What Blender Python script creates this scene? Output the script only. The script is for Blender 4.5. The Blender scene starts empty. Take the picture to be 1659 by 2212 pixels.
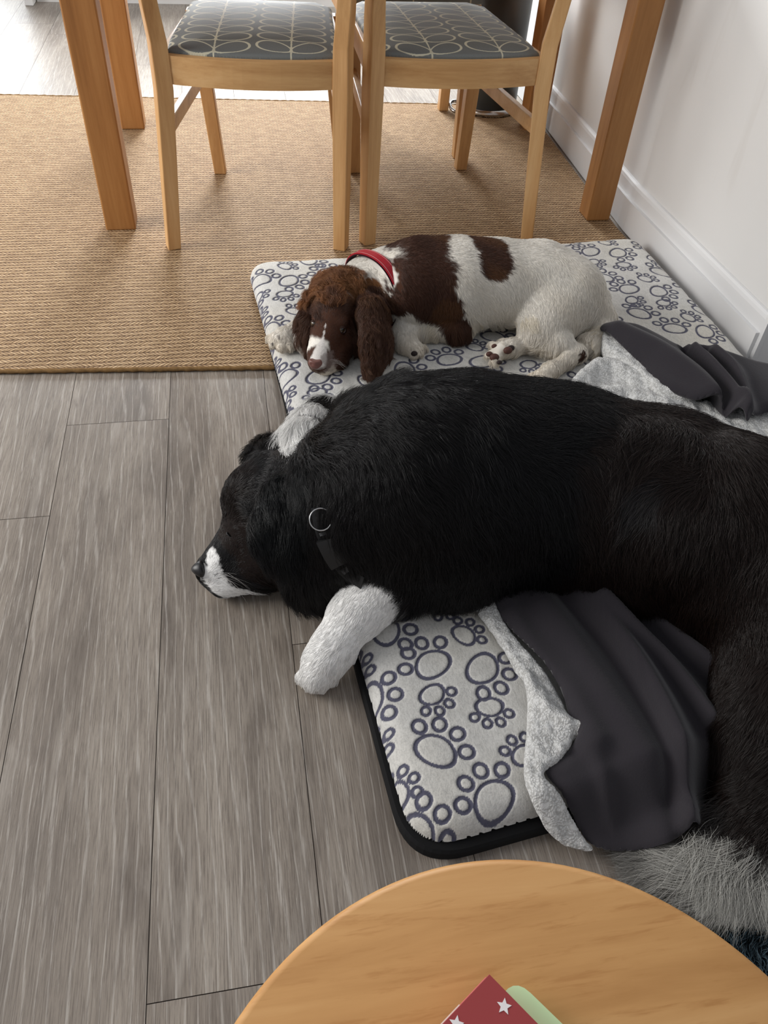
import bpy, bmesh, math, random
import numpy as np
from mathutils import Vector, Matrix, kdtree, geometry
from mathutils.geometry import delaunay_2d_cdt

random.seed(5); rng = np.random.default_rng(7)
S = bpy.context.scene
COL = S.collection

# ------------------------------------------------------------------ camera
ROT = np.array([[0.98437377, 0.08315122, -0.15522295],
                [-0.16879552, 0.6966761, -0.69724492],
                [0.05016336, 0.71255055, 0.69982523]])
F, W, H = 1680.0, 1659, 2212
cam_d = bpy.data.cameras.new('camera'); cam = bpy.data.objects.new('camera', cam_d); COL.objects.link(cam)
cam_d.sensor_fit = 'VERTICAL'; cam_d.sensor_height = 24.0; cam_d.lens = 24.0 * F / H
cam_d.clip_start = 0.02
m4 = Matrix.Identity(4)
for i in range(3):
    for j in range(3): m4[i][j] = ROT[i][j]
m4[2][3] = 1.0
cam.matrix_world = m4
S.camera = cam

def P(px, py, z=0.0):
    """point of the place at height z that the photograph shows at a pixel"""
    r = ROT @ np.array([px - W / 2, -(py - H / 2), -F]); t = (z - 1.0) / r[2]
    return np.array([r[0] * t, r[1] * t, z])
def PV(px, py, z=0.0): return Vector(P(px, py, z))

# ------------------------------------------------------------------ light
wd = bpy.data.worlds.new('world'); S.world = wd; wd.use_nodes = True
wd.node_tree.nodes['Background'].inputs[0].default_value = (0.93, 0.95, 1.0, 1)
wd.node_tree.nodes['Background'].inputs[1].default_value = 0.43
def area(name, loc, target, sx, sy, power, col=(1, 1, 1)):
    l = bpy.data.lights.new(name, 'AREA'); l.shape = 'RECTANGLE'; l.size = sx; l.size_y = sy
    l.energy = power; l.color = col
    o = bpy.data.objects.new(name, l); COL.objects.link(o); o.location = loc
    o.rotation_euler = (Vector(target) - Vector(loc)).to_track_quat('-Z', 'Y').to_euler()
    return o
area('window_light_far', (0.15, 5.4, 1.75), (0.2, 2.2, 0.1), 1.15, 1.2, 215, (0.95, 0.98, 1.0))
area('door_light_far', (-1.55, 6.15, 1.0), (-0.6, 2.0, 0.1), 1.3, 1.9, 62, (0.93, 0.97, 1.0))
area('window_light_left', (-2.6, 1.6, 1.5), (0.6, 1.4, 0.2), 2.0, 1.4, 92, (1.0, 0.98, 0.95))
S.view_settings.view_transform = 'Standard'; S.view_settings.look = 'None'
S.view_settings.gamma = 1.0; S.view_settings.use_curve_mapping = False
S.view_settings.exposure = 0.0

# ------------------------------------------------------------------ materials
def srgb(r, g, b):
    f = lambda c: (c / 255 / 12.92) if c / 255 <= 0.04045 else ((c / 255 + 0.055) / 1.055) ** 2.4
    return (f(r), f(g), f(b), 1.0)
class NT:
    def __init__(s, name):
        s.m = bpy.data.materials.new(name); s.m.use_nodes = True; s.t = s.m.node_tree; s.n = s.t.nodes
        s.b = s.n['Principled BSDF']
    def node(s, typ, **kw):
        n = s.n.new(typ)
        for k, v in kw.items():
            if k.startswith('_'): setattr(n, k[1:], v)
        return n
    def put(s, sock, v):
        if isinstance(v, bpy.types.NodeSocket): s.t.links.new(v, sock)
        else: sock.default_value = v
    def math(s, op, a, b=0.0, c=0.0, clamp=False):
        n = s.n.new('ShaderNodeMath'); n.operation = op; n.use_clamp = clamp
        s.put(n.inputs[0], a); s.put(n.inputs[1], b); s.put(n.inputs[2], c); return n.outputs[0]
    def mix(s, f, a, b, mode='MIX'):
        n = s.n.new('ShaderNodeMix'); n.data_type = 'RGBA'; n.blend_type = mode
        s.put(n.inputs[0], f); s.put(n.inputs[6], a); s.put(n.inputs[7], b); return n.outputs[2]
    def coord(s, which='Object', scale=(1, 1, 1), rot=(0, 0, 0), loc=(0, 0, 0)):
        c = s.n.new('ShaderNodeTexCoord'); mp = s.n.new('ShaderNodeMapping')
        s.t.links.new(c.outputs[which], mp.inputs[0]); mp.inputs['Scale'].default_value = scale
        mp.inputs['Rotation'].default_value = rot; mp.inputs['Location'].default_value = loc
        return mp.outputs[0]
    def noise(s, v, scale=5, detail=3, rough=0.5, dist=0.0):
        n = s.n.new('ShaderNodeTexNoise'); s.put(n.inputs['Vector'], v); n.inputs['Scale'].default_value = scale
        n.inputs['Detail'].default_value = detail; n.inputs['Roughness'].default_value = rough
        n.inputs['Distortion'].default_value = dist; return n.outputs[0]
    def ramp(s, f, stops):
        n = s.n.new('ShaderNodeValToRGB'); s.put(n.inputs[0], f); e = n.color_ramp.elements
        while len(e) < len(stops): e.new(0.5)
        for i, (p, c) in enumerate(stops): e[i].position = p; e[i].color = c
        return n.outputs[0]
    def attr(s, name, out='Fac'):
        n = s.n.new('ShaderNodeAttribute'); n.attribute_name = name; return n.outputs[out]
    def bump(s, h, strength=0.3, dist=0.002):
        n = s.n.new('ShaderNodeBump'); s.put(n.inputs['Height'], h); n.inputs['Strength'].default_value = strength
        n.inputs['Distance'].default_value = dist; s.t.links.new(n.outputs[0], s.b.inputs['Normal'])
    def base(s, c, rough=0.5, spec=None, metal=None, sheen=None):
        s.put(s.b.inputs['Base Color'], c); s.put(s.b.inputs['Roughness'], rough)
        if spec is not None: s.b.inputs['Specular IOR Level'].default_value = spec
        if metal is not None: s.b.inputs['Metallic'].default_value = metal
        if sheen is not None:
            s.b.inputs['Sheen Weight'].default_value = sheen; s.b.inputs['Sheen Roughness'].default_value = 0.5
        return s.m
def g(v): return (v, v, v, 1)

def simple(name, col, rough=0.5, spec=0.5, metal=0.0, nz=0.08, scale=30):
    t = NT(name); n = t.noise(t.coord(), scale, 3)
    f = t.math('MULTIPLY', n, nz)
    dark = tuple(c * (1 - 2 * nz) for c in col[:3]) + (1,)
    c = t.mix(n, dark, col)
    return t.base(c, rough, spec, metal)

def wood(name, c_dark, c_mid, c_light, axis='Z', rough=0.42, fine=1.0, spec=0.4):
    t = NT(name); st = {'X': (0.06, 1, 1), 'Y': (1, 0.06, 1), 'Z': (1, 1, 0.06)}[axis]
    v = t.coord('Object', tuple(s for s in st))
    big = t.noise(v, 14 * fine, 4, 0.55, 0.6); fin = t.noise(v, 130 * fine, 3, 0.7)
    f = t.math('ADD', t.math('MULTIPLY', big, 0.75), t.math('MULTIPLY', fin, 0.25))
    c = t.ramp(f, [(0.32, c_dark), (0.5, c_mid), (0.68, c_light)])
    t.bump(fin, 0.12, 0.001)
    return t.base(c, rough, spec)

M = {}
M['beech'] = wood('pale_wood', srgb(172, 126, 78), srgb(199, 155, 104), srgb(214, 175, 126), 'Z')
M['beech_x'] = wood('pale_wood_rail', srgb(180, 134, 84), srgb(204, 161, 109), srgb(216, 178, 128), 'X')
M['oak'] = wood('oak', srgb(138, 92, 48), srgb(164, 114, 64), srgb(182, 133, 80), 'Z', 0.45)
M['oak_x'] = wood('oak_top', srgb(138, 92, 48), srgb(164, 114, 64), srgb(182, 133, 80), 'X', 0.45)
M['black_mat'] = simple('black_mesh_fabric', srgb(26, 26, 27), 0.85, 0.2, nz=0.2, scale=400)
M['white_paint'] = simple('white_gloss_paint', srgb(226, 226, 226), 0.5, 0.3, nz=0.02, scale=4)
M['steel'] = simple('steel', srgb(190, 190, 190), 0.25, 0.5, 1.0, nz=0.04)
M['bin_grey'] = simple('dark_grey_plastic', srgb(62, 66, 68), 0.4, 0.4, nz=0.05)
M['cream'] = simple('cream_plastic', srgb(205, 200, 185), 0.4, 0.4, nz=0.03)
M['rubber'] = simple('black_plastic', srgb(24, 24, 25), 0.35, 0.5, nz=0.05)

def make_wall():
    t = NT('matt_wall_paint')
    v = t.coord('Object')
    n = t.noise(v, 1.6, 2); n2 = t.noise(t.coord('Object', (1, 6, 1)), 2.0, 3, 0.6, 0.5)
    c = t.mix(n, srgb(214, 213, 211), srgb(226, 225, 223))
    blotch = t.ramp(n2, [(0.60, g(0)), (0.72, g(0.22))])  # faint grey-beige blotches from stretched noise
    c = t.mix(blotch, c, srgb(190, 184, 176))
    t.bump(t.noise(v, 300, 2), 0.06, 0.001)
    return t.base(c, 0.55, 0.3)
M['wall'] = make_wall()

def make_floor():
    t = NT('limed_oak_vinyl_plank')
    c0 = t.n.new('ShaderNodeTexCoord').outputs['Object']
    r = t.attr('plank')                       # a random number per plank
    off = t.n.new('ShaderNodeCombineXYZ'); t.put(off.inputs[0], t.math('MULTIPLY', r, 37.0)); t.put(off.inputs[1], t.math('MULTIPLY', r, 91.0))
    add = t.n.new('ShaderNodeVectorMath'); t.put(add.inputs[0], c0); t.put(add.inputs[1], off.outputs[0])
    def mp(sc):
        m = t.n.new('ShaderNodeMapping'); t.put(m.inputs[0], add.outputs[0]); m.inputs['Scale'].default_value = sc; return m.outputs[0]
    broad = t.noise(mp((1, 0.16, 1)), 13, 4, 0.55, 0.8)
    fine = t.noise(mp((1, 0.025, 1)), 620, 4, 0.75, 0.1)
    streak = t.noise(mp((1, 0.028, 1)), 520, 5, 0.75, 0.5)
    # cathedral grain: distorted rings stretched along the plank
    wv = t.n.new('ShaderNodeTexWave'); wv.wave_type = 'RINGS'; wv.rings_direction = 'SPHERICAL'
    t.put(wv.inputs['Vector'], mp((1.0, 0.10, 1))); wv.inputs['Scale'].default_value = 20
    wv.inputs['Distortion'].default_value = 9; wv.inputs['Detail'].default_value = 3; wv.inputs['Detail Scale'].default_value = 1.2
    ring = t.ramp(wv.outputs[1], [(0.90, g(0)), (0.99, g(1))])
    base = t.ramp(broad, [(0.3, srgb(110, 101, 92)), (0.48, srgb(140, 130, 119)), (0.7, srgb(164, 154, 142))])
    base = t.mix(t.math('MULTIPLY', t.ramp(fine, [(0.40, g(1)), (0.54, g(0))]), 0.62), base, srgb(88, 78, 70))
    w1 = t.ramp(streak, [(0.57, g(0)), (0.66, g(1))])
    mask = t.ramp(t.noise(mp((1, 0.3, 1)), 9, 3), [(0.42, g(0)), (0.62, g(1))])
    base = t.mix(t.math('MULTIPLY', t.math('MULTIPLY', w1, mask), 0.62), base, srgb(196, 190, 181))
    base = t.mix(t.math('MULTIPLY', t.math('MULTIPLY', ring, t.ramp(fine, [(0.4, g(0.1)), (0.6, g(1))])), 0.5), base, srgb(198, 192, 184))
    pale_grain = t.ramp(t.noise(mp((1, 0.12, 1)), 26, 4, 0.6, 1.2), [(0.56, g(0)), (0.72, g(0.38))]); base = t.mix(pale_grain, base, srgb(182, 174, 164))  # broad pale streaks in the plank colour
    base = t.mix(t.math('MULTIPLY', r, 0.20), base, srgb(118, 107, 98))
    t.bump(t.math('ADD', fine, t.math('MULTIPLY', streak, 0.5)), 0.18, 0.0012)
    return t.base(base, 0.38, 0.5)
M['floor'] = make_floor()
M['gap'] = simple('plank_joint', srgb(58, 50, 45), 0.8, 0.1)

def make_rug():
    t = NT('seagrass_weave')
    v = t.coord('Object')
    sp = t.n.new('ShaderNodeSeparateXYZ'); t.put(sp.inputs[0], v)
    wob = t.noise(v, 9, 2); x = t.math('ADD', sp.outputs[0], t.math('MULTIPLY', wob, 0.012)); 
    y = t.math('ADD', sp.outputs[1], t.math('MULTIPLY', t.noise(v, 5, 2), 0.014))
    row = t.math('DIVIDE', y, 0.0150)
    fl = t.math('FLOOR', row); fr = t.math('SUBTRACT', row, fl)
    par = t.math('MODULO', t.math('ABSOLUTE', fl), 2.0)
    sgn = t.math('SUBTRACT', t.math('MULTIPLY', par, 2.0), 1.0)
    u = t.math('ADD', t.math('DIVIDE', x, 0.0105), t.math('MULTIPLY', t.math('MULTIPLY', fr, sgn), 1.9))
    u = t.math('ADD', u, t.math('MULTIPLY', t.noise(v, 70, 3), 1.1))
    ufr = t.math('SUBTRACT', u, t.math('FLOOR', u))
    bar = t.math('MULTIPLY', t.math('MULTIPLY', ufr, t.math('SUBTRACT', 1.0, ufr)), 4.0)
    rowp = t.math('MULTIPLY', t.math('MULTIPLY', fr, t.math('SUBTRACT', 1.0, fr)), 4.0)
    h = t.math('MULTIPLY', t.math('POWER', bar, 0.6), t.math('POWER', rowp, 0.5))
    n = t.noise(v, 240, 3, 0.6)
    cid = t.n.new('ShaderNodeTexWhiteNoise'); cc = t.n.new('ShaderNodeCombineXYZ'); t.put(cc.inputs[0], t.math('FLOOR', u)); t.put(cc.inputs[1], fl)
    t.put(cid.inputs['Vector'], cc.outputs[0])
    hh = t.math('ADD', t.math('MULTIPLY', h, 0.72), t.math('MULTIPLY', t.math('ADD', n, cid.outputs[0]), 0.16))
    c = t.ramp(hh, [(0.28, srgb(62, 42, 26)), (0.52, srgb(134, 104, 73)), (0.78, srgb(190, 160, 122)), (1.0, srgb(216, 190, 154))])
    pat = t.noise(v, 2.2, 3); c = t.mix(t.math('MULTIPLY', pat, 0.28), c, srgb(150, 118, 84))
    t.bump(h, 0.7, 0.003)
    return t.base(c, 0.75, 0.25)
M['rug'] = make_rug()
M['rug_bind'] = simple('rug_binding', srgb(150, 116, 74), 0.8, 0.2, nz=0.3, scale=180)

def make_plush():
    t = NT('paw_print_plush'); v = t.coord('Object')
    p = t.attr('paw')
    n = t.noise(v, 420, 3, 0.7); n2 = t.noise(t.coord('Object', (1, 0.4, 1), (0, 0, 0.6)), 260, 3, 0.7); nb = t.noise(v, 9, 3)
    pile = t.math('ADD', t.math('MULTIPLY', n, 0.5), t.math('MULTIPLY', n2, 0.5))
    c = t.mix(nb, srgb(192, 190, 185), srgb(220, 219, 215)); c = t.mix(t.ramp(t.noise(v, 17, 4, 0.6), [(0.52, g(0)), (0.72, g(0.5))]), c, srgb(164, 162, 158))
    far = t.n.new('ShaderNodeSeparateXYZ'); t.put(far.inputs[0], v)
    c = t.mix(t.ramp(t.noise(v, 3.2, 2), [(0.45, g(0)), (0.7, g(0.5))]), c, srgb(214, 206, 186))
    c = t.mix(t.ramp(pile, [(0.32, g(0.6)), (0.56, g(0))]), c, srgb(150, 149, 146))
    pn = t.math('ADD', p, t.math('MULTIPLY', t.math('SUBTRACT', n, 0.5), 1.1))
    f = t.ramp(pn, [(0.25, g(0)), (0.62, g(1))])
    c = t.mix(f, c, t.mix(n, srgb(66, 66, 86), srgb(98, 98, 112)))
    t.bump(t.math('SUBTRACT', pile, p), 0.35, 0.003)
    return t.base(c, 0.9, 0.1, sheen=0.25)
M['plush'] = make_plush()

def make_fleece():
    t = NT('charcoal_fleece'); v = t.coord('Object')
    n = t.noise(v, 300, 3, 0.7); nb = t.noise(v, 14, 3)
    c = t.mix(nb, srgb(43, 40, 45), srgb(56, 53, 57))
    c = t.mix(t.math('MULTIPLY', n, 0.5), c, srgb(48, 45, 49))
    t.bump(n, 0.3, 0.002)
    return t.base(c, 0.9, 0.1, sheen=0.22)
M['fleece'] = make_fleece()
def make_sherpa():
    t = NT('white_sherpa_pile'); v = t.coord('Object')
    wv = t.n.new('ShaderNodeVectorMath'); wv.operation = 'ADD'
    nn = t.n.new('ShaderNodeTexNoise'); t.put(nn.inputs['Vector'], v); nn.inputs['Scale'].default_value = 60
    sc = t.n.new('ShaderNodeVectorMath'); sc.operation = 'SCALE'; t.put(sc.inputs[0], nn.outputs[1]); sc.inputs[3].default_value = 0.012
    t.put(wv.inputs[0], v); t.put(wv.inputs[1], sc.outputs[0])
    vo = t.n.new('ShaderNodeTexVoronoi'); vo.feature = 'F1'; t.put(vo.inputs['Vector'], wv.outputs[0]); vo.inputs['Scale'].default_value = 300
    cr = t.ramp(vo.outputs[0], [(0.15, g(1)), (0.75, g(0))])
    gate = t.ramp(t.noise(v, 110, 2), [(0.34, g(1)), (0.5, g(0.0))])
    k = t.math('MAXIMUM', cr, t.math('MULTIPLY', gate, 0.8))
    n = t.noise(v, 350, 3, 0.7)
    c = t.mix(n, srgb(216, 216, 214), srgb(236, 236, 234))
    c = t.mix(k, srgb(176, 175, 172), c)
    t.bump(t.math('ADD', k, t.math('MULTIPLY', n, 0.6)), 0.5, 0.0022)
    return t.base(c, 0.95, 0.1, sheen=0.2)
M['sherpa'] = make_sherpa()

def make_seat():
    t = NT('leaf_stem_upholstery'); p = t.attr('leaf'); v = t.coord('Object')
    n = t.noise(v, 500, 2)
    c = t.mix(n, srgb(96, 99, 98), srgb(116, 119, 117))
    c = t.mix(t.ramp(p, [(0.35, g(0)), (0.6, g(1))]), c, srgb(196, 192, 170))
    t.bump(n, 0.15, 0.001)
    return t.base(c, 0.6, 0.35)
M['seat'] = make_seat()

def make_bamboo():
    t = NT('bamboo_veneer'); v = t.coord('Object', (0.10, 1, 1), (0, 0, 0.22))
    n = t.noise(v, 34, 5, 0.6, 0.5); f = t.noise(v, 260, 3, 0.6); st = t.noise(t.coord('Object', (0.12, 1, 1), (0, 0, 0.22), (3, 7, 0)), 120, 4, 0.7, 0.3)
    c = t.ramp(n, [(0.3, srgb(168, 121, 70)), (0.5, srgb(184, 137, 84)), (0.7, srgb(197, 152, 99))])
    c = t.mix(t.math('MULTIPLY', t.ramp(st, [(0.54, g(0)), (0.66, g(1))]), 0.6), c, srgb(158, 108, 58))
    c = t.mix(t.math('MULTIPLY', f, 0.25), c, srgb(182, 134, 80))
    t.bump(f, 0.05, 0.0008)
    return t.base(c, 0.5, 0.35)
M['bamboo'] = make_bamboo()

def make_attr(name, rough, spec, sheen=None, attr='coat'):
    t = NT(name); return t.base(t.attr(attr, 'Color'), rough, spec, sheen=sheen)
M['coat_skin'] = make_attr('short_coat', 0.8, 0.15)
M['coat_hair'] = make_attr('hair_strands', 0.5, 0.35)
M['black_hair'] = make_attr('glossy_hair_strands', 0.33, 0.28)
M['nose_black'] = simple('black_nose_leather', srgb(34, 32, 34), 0.38, 0.5, nz=0.3, scale=300)
M['nose_liver'] = simple('liver_nose_leather', srgb(116, 74, 66), 0.45, 0.5, nz=0.12, scale=300)
M['pad'] = simple('paw_pad_leather', srgb(96, 62, 54), 0.6, 0.3, nz=0.3, scale=200)
M['pad_dark'] = simple('dark_paw_pad', srgb(52, 40, 38), 0.6, 0.3, nz=0.3, scale=200)
M['eye_white'] = simple('eye_white', srgb(176, 164, 166), 0.15, 0.6, nz=0.03)
M['eye_iris'] = simple('hazel_iris', srgb(74, 58, 38), 0.1, 0.7, nz=0.2, scale=900)
M['lid'] = simple('dark_brown_eyelid', (0.040, 0.017, 0.011, 1), 0.7, 0.2, nz=0.2, scale=500)
M['pupil'] = simple('pupil', srgb(10, 9, 9), 0.05, 0.8, nz=0.0)
M['red_web'] = simple('red_webbing', srgb(176, 30, 44), 0.55, 0.3, nz=0.15, scale=500)
M['dark_web'] = simple('dark_red_lining', srgb(54, 12, 26), 0.7, 0.2, nz=0.2, scale=500)
M['stitch'] = simple('pale_stitching', srgb(212, 150, 150), 0.6, 0.2)
M['black_web'] = simple('black_webbing', srgb(22, 22, 24), 0.5, 0.4, nz=0.3, scale=500)
M['grey_web'] = simple('reflective_grey_strip', srgb(120, 120, 122), 0.35, 0.5, nz=0.1)
M['book_red'] = simple('red_card_cover', srgb(152, 60, 60), 0.5, 0.35, nz=0.05)
M['book_mint'] = simple('mint_card_cover', srgb(200, 226, 176), 0.5, 0.35, nz=0.03)
M['paper'] = simple('paper_edges', srgb(240, 226, 212), 0.8, 0.2, nz=0.05, scale=200)
M['pink'] = simple('pink_page_edge', srgb(236, 140, 130), 0.7, 0.2, nz=0.05)
M['star'] = simple('pale_star_print', srgb(228, 222, 220), 0.5, 0.3, nz=0.02)

# ------------------------------------------------------------------ object helpers
def tag(o, label=None, cat=None, group=None, kind=None):
    if label: o['label'] = label
    if cat: o['category'] = cat
    if group: o['group'] = group
    if kind: o['kind'] = kind
    return o
def empty(name, loc):
    o = bpy.data.objects.new(name, None); COL.objects.link(o); o.location = loc; o.empty_display_size = 0.05
    return o
def setpar(o, parent):
    if parent is not None:
        o.parent = parent
        if parent.type == 'EMPTY': o.matrix_parent_inverse = Matrix.Translation(-parent.location)
def link(name, me, mat, parent=None, smooth=False):
    o = bpy.data.objects.new(name, me); COL.objects.link(o)
    if mat is not None: me.materials.append(mat)
    if smooth: me.polygons.foreach_set('use_smooth', [True] * len(me.polygons))
    setpar(o, parent)
    return o
def from_np(name, v, f, mat, parent=None, smooth=True, attrs=None):
    me = bpy.data.meshes.new(name)
    v = np.asarray(v, np.float32); f = np.asarray(f, np.int32); k = f.shape[1]
    me.vertices.add(len(v)); me.vertices.foreach_set('co', v.ravel())
    me.loops.add(f.size); me.loops.foreach_set('vertex_index', f.ravel())
    me.polygons.add(len(f)); me.polygons.foreach_set('loop_start', np.arange(0, f.size, k, dtype=np.int32))
    me.update(calc_edges=True); me.validate()
    for nm, a in (attrs or {}).items():
        if a.ndim == 1:
            at = me.attributes.new(nm, 'FLOAT', 'POINT'); at.data.foreach_set('value', a.astype(np.float32))
        else:
            at = me.attributes.new(nm, 'FLOAT_COLOR', 'POINT')
            at.data.foreach_set('color', np.c_[a, np.ones(len(a))].astype(np.float32).ravel())
    return link(name, me, mat, parent, smooth)
def bm_obj(name, bm, mat, parent=None, smooth=False, bevel=0.0, seg=2):
    bmesh.ops.recalc_face_normals(bm, faces=bm.faces)
    if bevel > 0:
        bmesh.ops.bevel(bm, geom=list(bm.edges), offset=bevel, segments=seg, affect='EDGES', profile=0.5, clamp_overlap=True)
    me = bpy.data.meshes.new(name); bm.to_mesh(me); bm.free()
    return link(name, me, mat, parent, smooth)
def frustum(bm, a, b, wa, da, wb=None, db=None, ang=0.0):
    """rectangular bar from point a (bottom) to b (top), turned by ang about z"""
    wb = wa if wb is None else wb; db = da if db is None else db
    ca, sa = math.cos(ang), math.sin(ang); vs = []
    for c, w, d in ((a, wa, da), (b, wb, db)):
        for sx, sy in ((-1, -1), (1, -1), (1, 1), (-1, 1)):
            x, y = sx * w / 2, sy * d / 2
            vs.append(bm.verts.new((c[0] + x * ca - y * sa, c[1] + x * sa + y * ca, c[2])))
    for q in ((0, 3, 2, 1), (4, 5, 6, 7), (0, 1, 5, 4), (1, 2, 6, 5), (2, 3, 7, 6), (3, 0, 4, 7)): bm.faces.new([vs[i] for i in q])
def box(bm, x0, x1, y0, y1, z0, z1): frustum(bm, ((x0 + x1) / 2, (y0 + y1) / 2, z0), ((x0 + x1) / 2, (y0 + y1) / 2, z1), x1 - x0, y1 - y0)
def bar(bm, a, b, w, h):
    """horizontal-ish bar from a to b, w across, h tall"""
    a = Vector(a); b = Vector(b); d = (b - a).normalized(); s = d.cross(Vector((0, 0, 1))).normalized(); u = s.cross(d).normalized()
    vs = []
    for c in (a, b):
        for i, j in ((-1, -1), (1, -1), (1, 1), (-1, 1)): vs.append(bm.verts.new(c + s * (i * w / 2) + u * (j * h / 2)))
    for q in ((0, 3, 2, 1), (4, 5, 6, 7), (0, 1, 5, 4), (1, 2, 6, 5), (2, 3, 7, 6), (3, 0, 4, 7)): bm.faces.new([vs[i] for i in q])
def lathe(bm, prof, cx, cy, n=48):
    rings = []
    for r, z in prof:
        if r < 1e-6: rings.append([bm.verts.new((cx, cy, z))]); continue
        rings.append([bm.verts.new((cx + r * math.cos(2 * math.pi * i / n), cy + r * math.sin(2 * math.pi * i / n), z)) for i in range(n)])
    for a, b in zip(rings[:-1], rings[1:]):
        for i in range(n):
            j = (i + 1) % n
            if len(a) == 1 and len(b) == 1: continue
            if len(a) == 1: bm.faces.new((a[0], b[i], b[j]))
            elif len(b) == 1: bm.faces.new((a[i], a[j], b[0]))
            else: bm.faces.new((a[i], a[j], b[j], b[i]))
def prism(bm, pts, z0, z1):
    lo = [bm.verts.new((p[0], p[1], z0)) for p in pts]; hi = [bm.verts.new((p[0], p[1], z1)) for p in pts]
    bm.faces.new(lo[::-1]); bm.faces.new(hi); n = len(pts)
    for i in range(n): j = (i + 1) % n; bm.faces.new((lo[i], lo[j], hi[j], hi[i]))
def ball(name, c, r, mat, parent, sc=(1, 1, 1), rot=None, seg=24):
    bm = bmesh.new(); bmesh.ops.create_uvsphere(bm, u_segments=seg, v_segments=seg // 2, radius=r)
    mt = Matrix.Diagonal((*sc, 1)); 
    if rot is not None: mt = rot.to_4x4() @ mt
    bmesh.ops.transform(bm, matrix=Matrix.Translation(Vector(c)) @ mt, verts=bm.verts)
    return bm_obj(name, bm, mat, parent, True)
def tube(bm, pts, rad, n=10, closed=False):
    pts = [Vector(p) for p in pts]; rings = []; m = len(pts)
    for i, p in enumerate(pts):
        d = (pts[(i + 1) % m] - pts[i - 1]) if closed else (pts[min(i + 1, m - 1)] - pts[max(i - 1, 0)])
        d.normalize(); ref = Vector((0, 0, 1)) if abs(d.z) < 0.9 else Vector((1, 0, 0))
        s = d.cross(ref).normalized(); u = s.cross(d); r = rad[i] if hasattr(rad, '__len__') else rad
        rings.append([bm.verts.new(p + s * (r * math.cos(2 * math.pi * k / n)) + u * (r * math.sin(2 * math.pi * k / n))) for k in range(n)])
    for i in range(m if closed else m - 1):
        a, b = rings[i], rings[(i + 1) % m]
        for k in range(n): bm.faces.new((a[k], a[(k + 1) % n], b[(k + 1) % n], b[k]))
    if not closed: bm.faces.new(rings[0][::-1]); bm.faces.new(rings[-1])

# smooth pseudo noise on arrays
_K = rng.normal(size=(10, 3)); _PH = rng.uniform(0, 6.28, 10)
def sn(p, scale, seed=0):
    o = 0
    for i in range(5):
        k = np.roll(_K[(i + seed) % 10], seed % 3); o = o + np.sin(p @ k * scale + _PH[(i * 3 + seed) % 10] + seed * 1.7)
    return o / 5 * 1.4
def smooth01(a, b, x): t = np.clip((x - a) / (b - a), 0, 1); return t * t * (3 - 2 * t)

# distance to polygon / polyline in the plane
def seg_dist(p, a, b):
    ab = b - a; t = np.clip(((p - a) @ ab) / max(ab @ ab, 1e-12), 0, 1); return np.linalg.norm(p - (a + t[:, None] * ab), axis=1), t
def poly_sd(p, poly):
    """positive inside; also nearest boundary point"""
    poly = np.asarray(poly)[:, :2]; n = len(poly); best = np.full(len(p), 1e9); near = np.zeros_like(p); ins = np.zeros(len(p), bool)
    for i in range(n):
        a, b = poly[i], poly[(i + 1) % n]
        d, t = seg_dist(p, a, b); q = a + t[:, None] * (b - a); m = d < best; best[m] = d[m]; near[m] = q[m]
        c = ((a[1] > p[:, 1]) != (b[1] > p[:, 1])) & (p[:, 0] < (b[0] - a[0]) * (p[:, 1] - a[1]) / (b[1] - a[1] + 1e-15) + a[0])
        ins ^= c
    return np.where(ins, best, -best), near
def line_dist(p, pts):
    pts = np.asarray(pts)[:, :2]; best = np.full(len(p), 1e9); side = np.zeros(len(p))
    for a, b in zip(pts[:-1], pts[1:]):
        d, t = seg_dist(p, a, b); m = d < best; best[m] = d[m]
        cr = (b[0] - a[0]) * (p[:, 1] - a[1]) - (b[1] - a[1]) * (p[:, 0] - a[0]); side[m] = np.sign(cr[m])
    return best, side
def catmull(pts, n=8, closed=True):
    pts = np.asarray(pts, float); out = []; m = len(pts); R = range(m) if closed else range(m - 1)
    for i in R:
        if closed: p0, p1, p2, p3 = pts[i - 1], pts[i], pts[(i + 1) % m], pts[(i + 2) % m]
        else: p0, p1, p2, p3 = pts[max(i - 1, 0)], pts[i], pts[i + 1], pts[min(i + 2, m - 1)]
        for t in np.linspace(0, 1, n, endpoint=False):
            out.append(0.5 * ((2 * p1) + (-p0 + p2) * t + (2 * p0 - 5 * p1 + 4 * p2 - p3) * t ** 2 + (-p0 + 3 * p1 - 3 * p2 + p3) * t ** 3))
    if not closed: out.append(pts[-1])
    return np.array(out)
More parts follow.
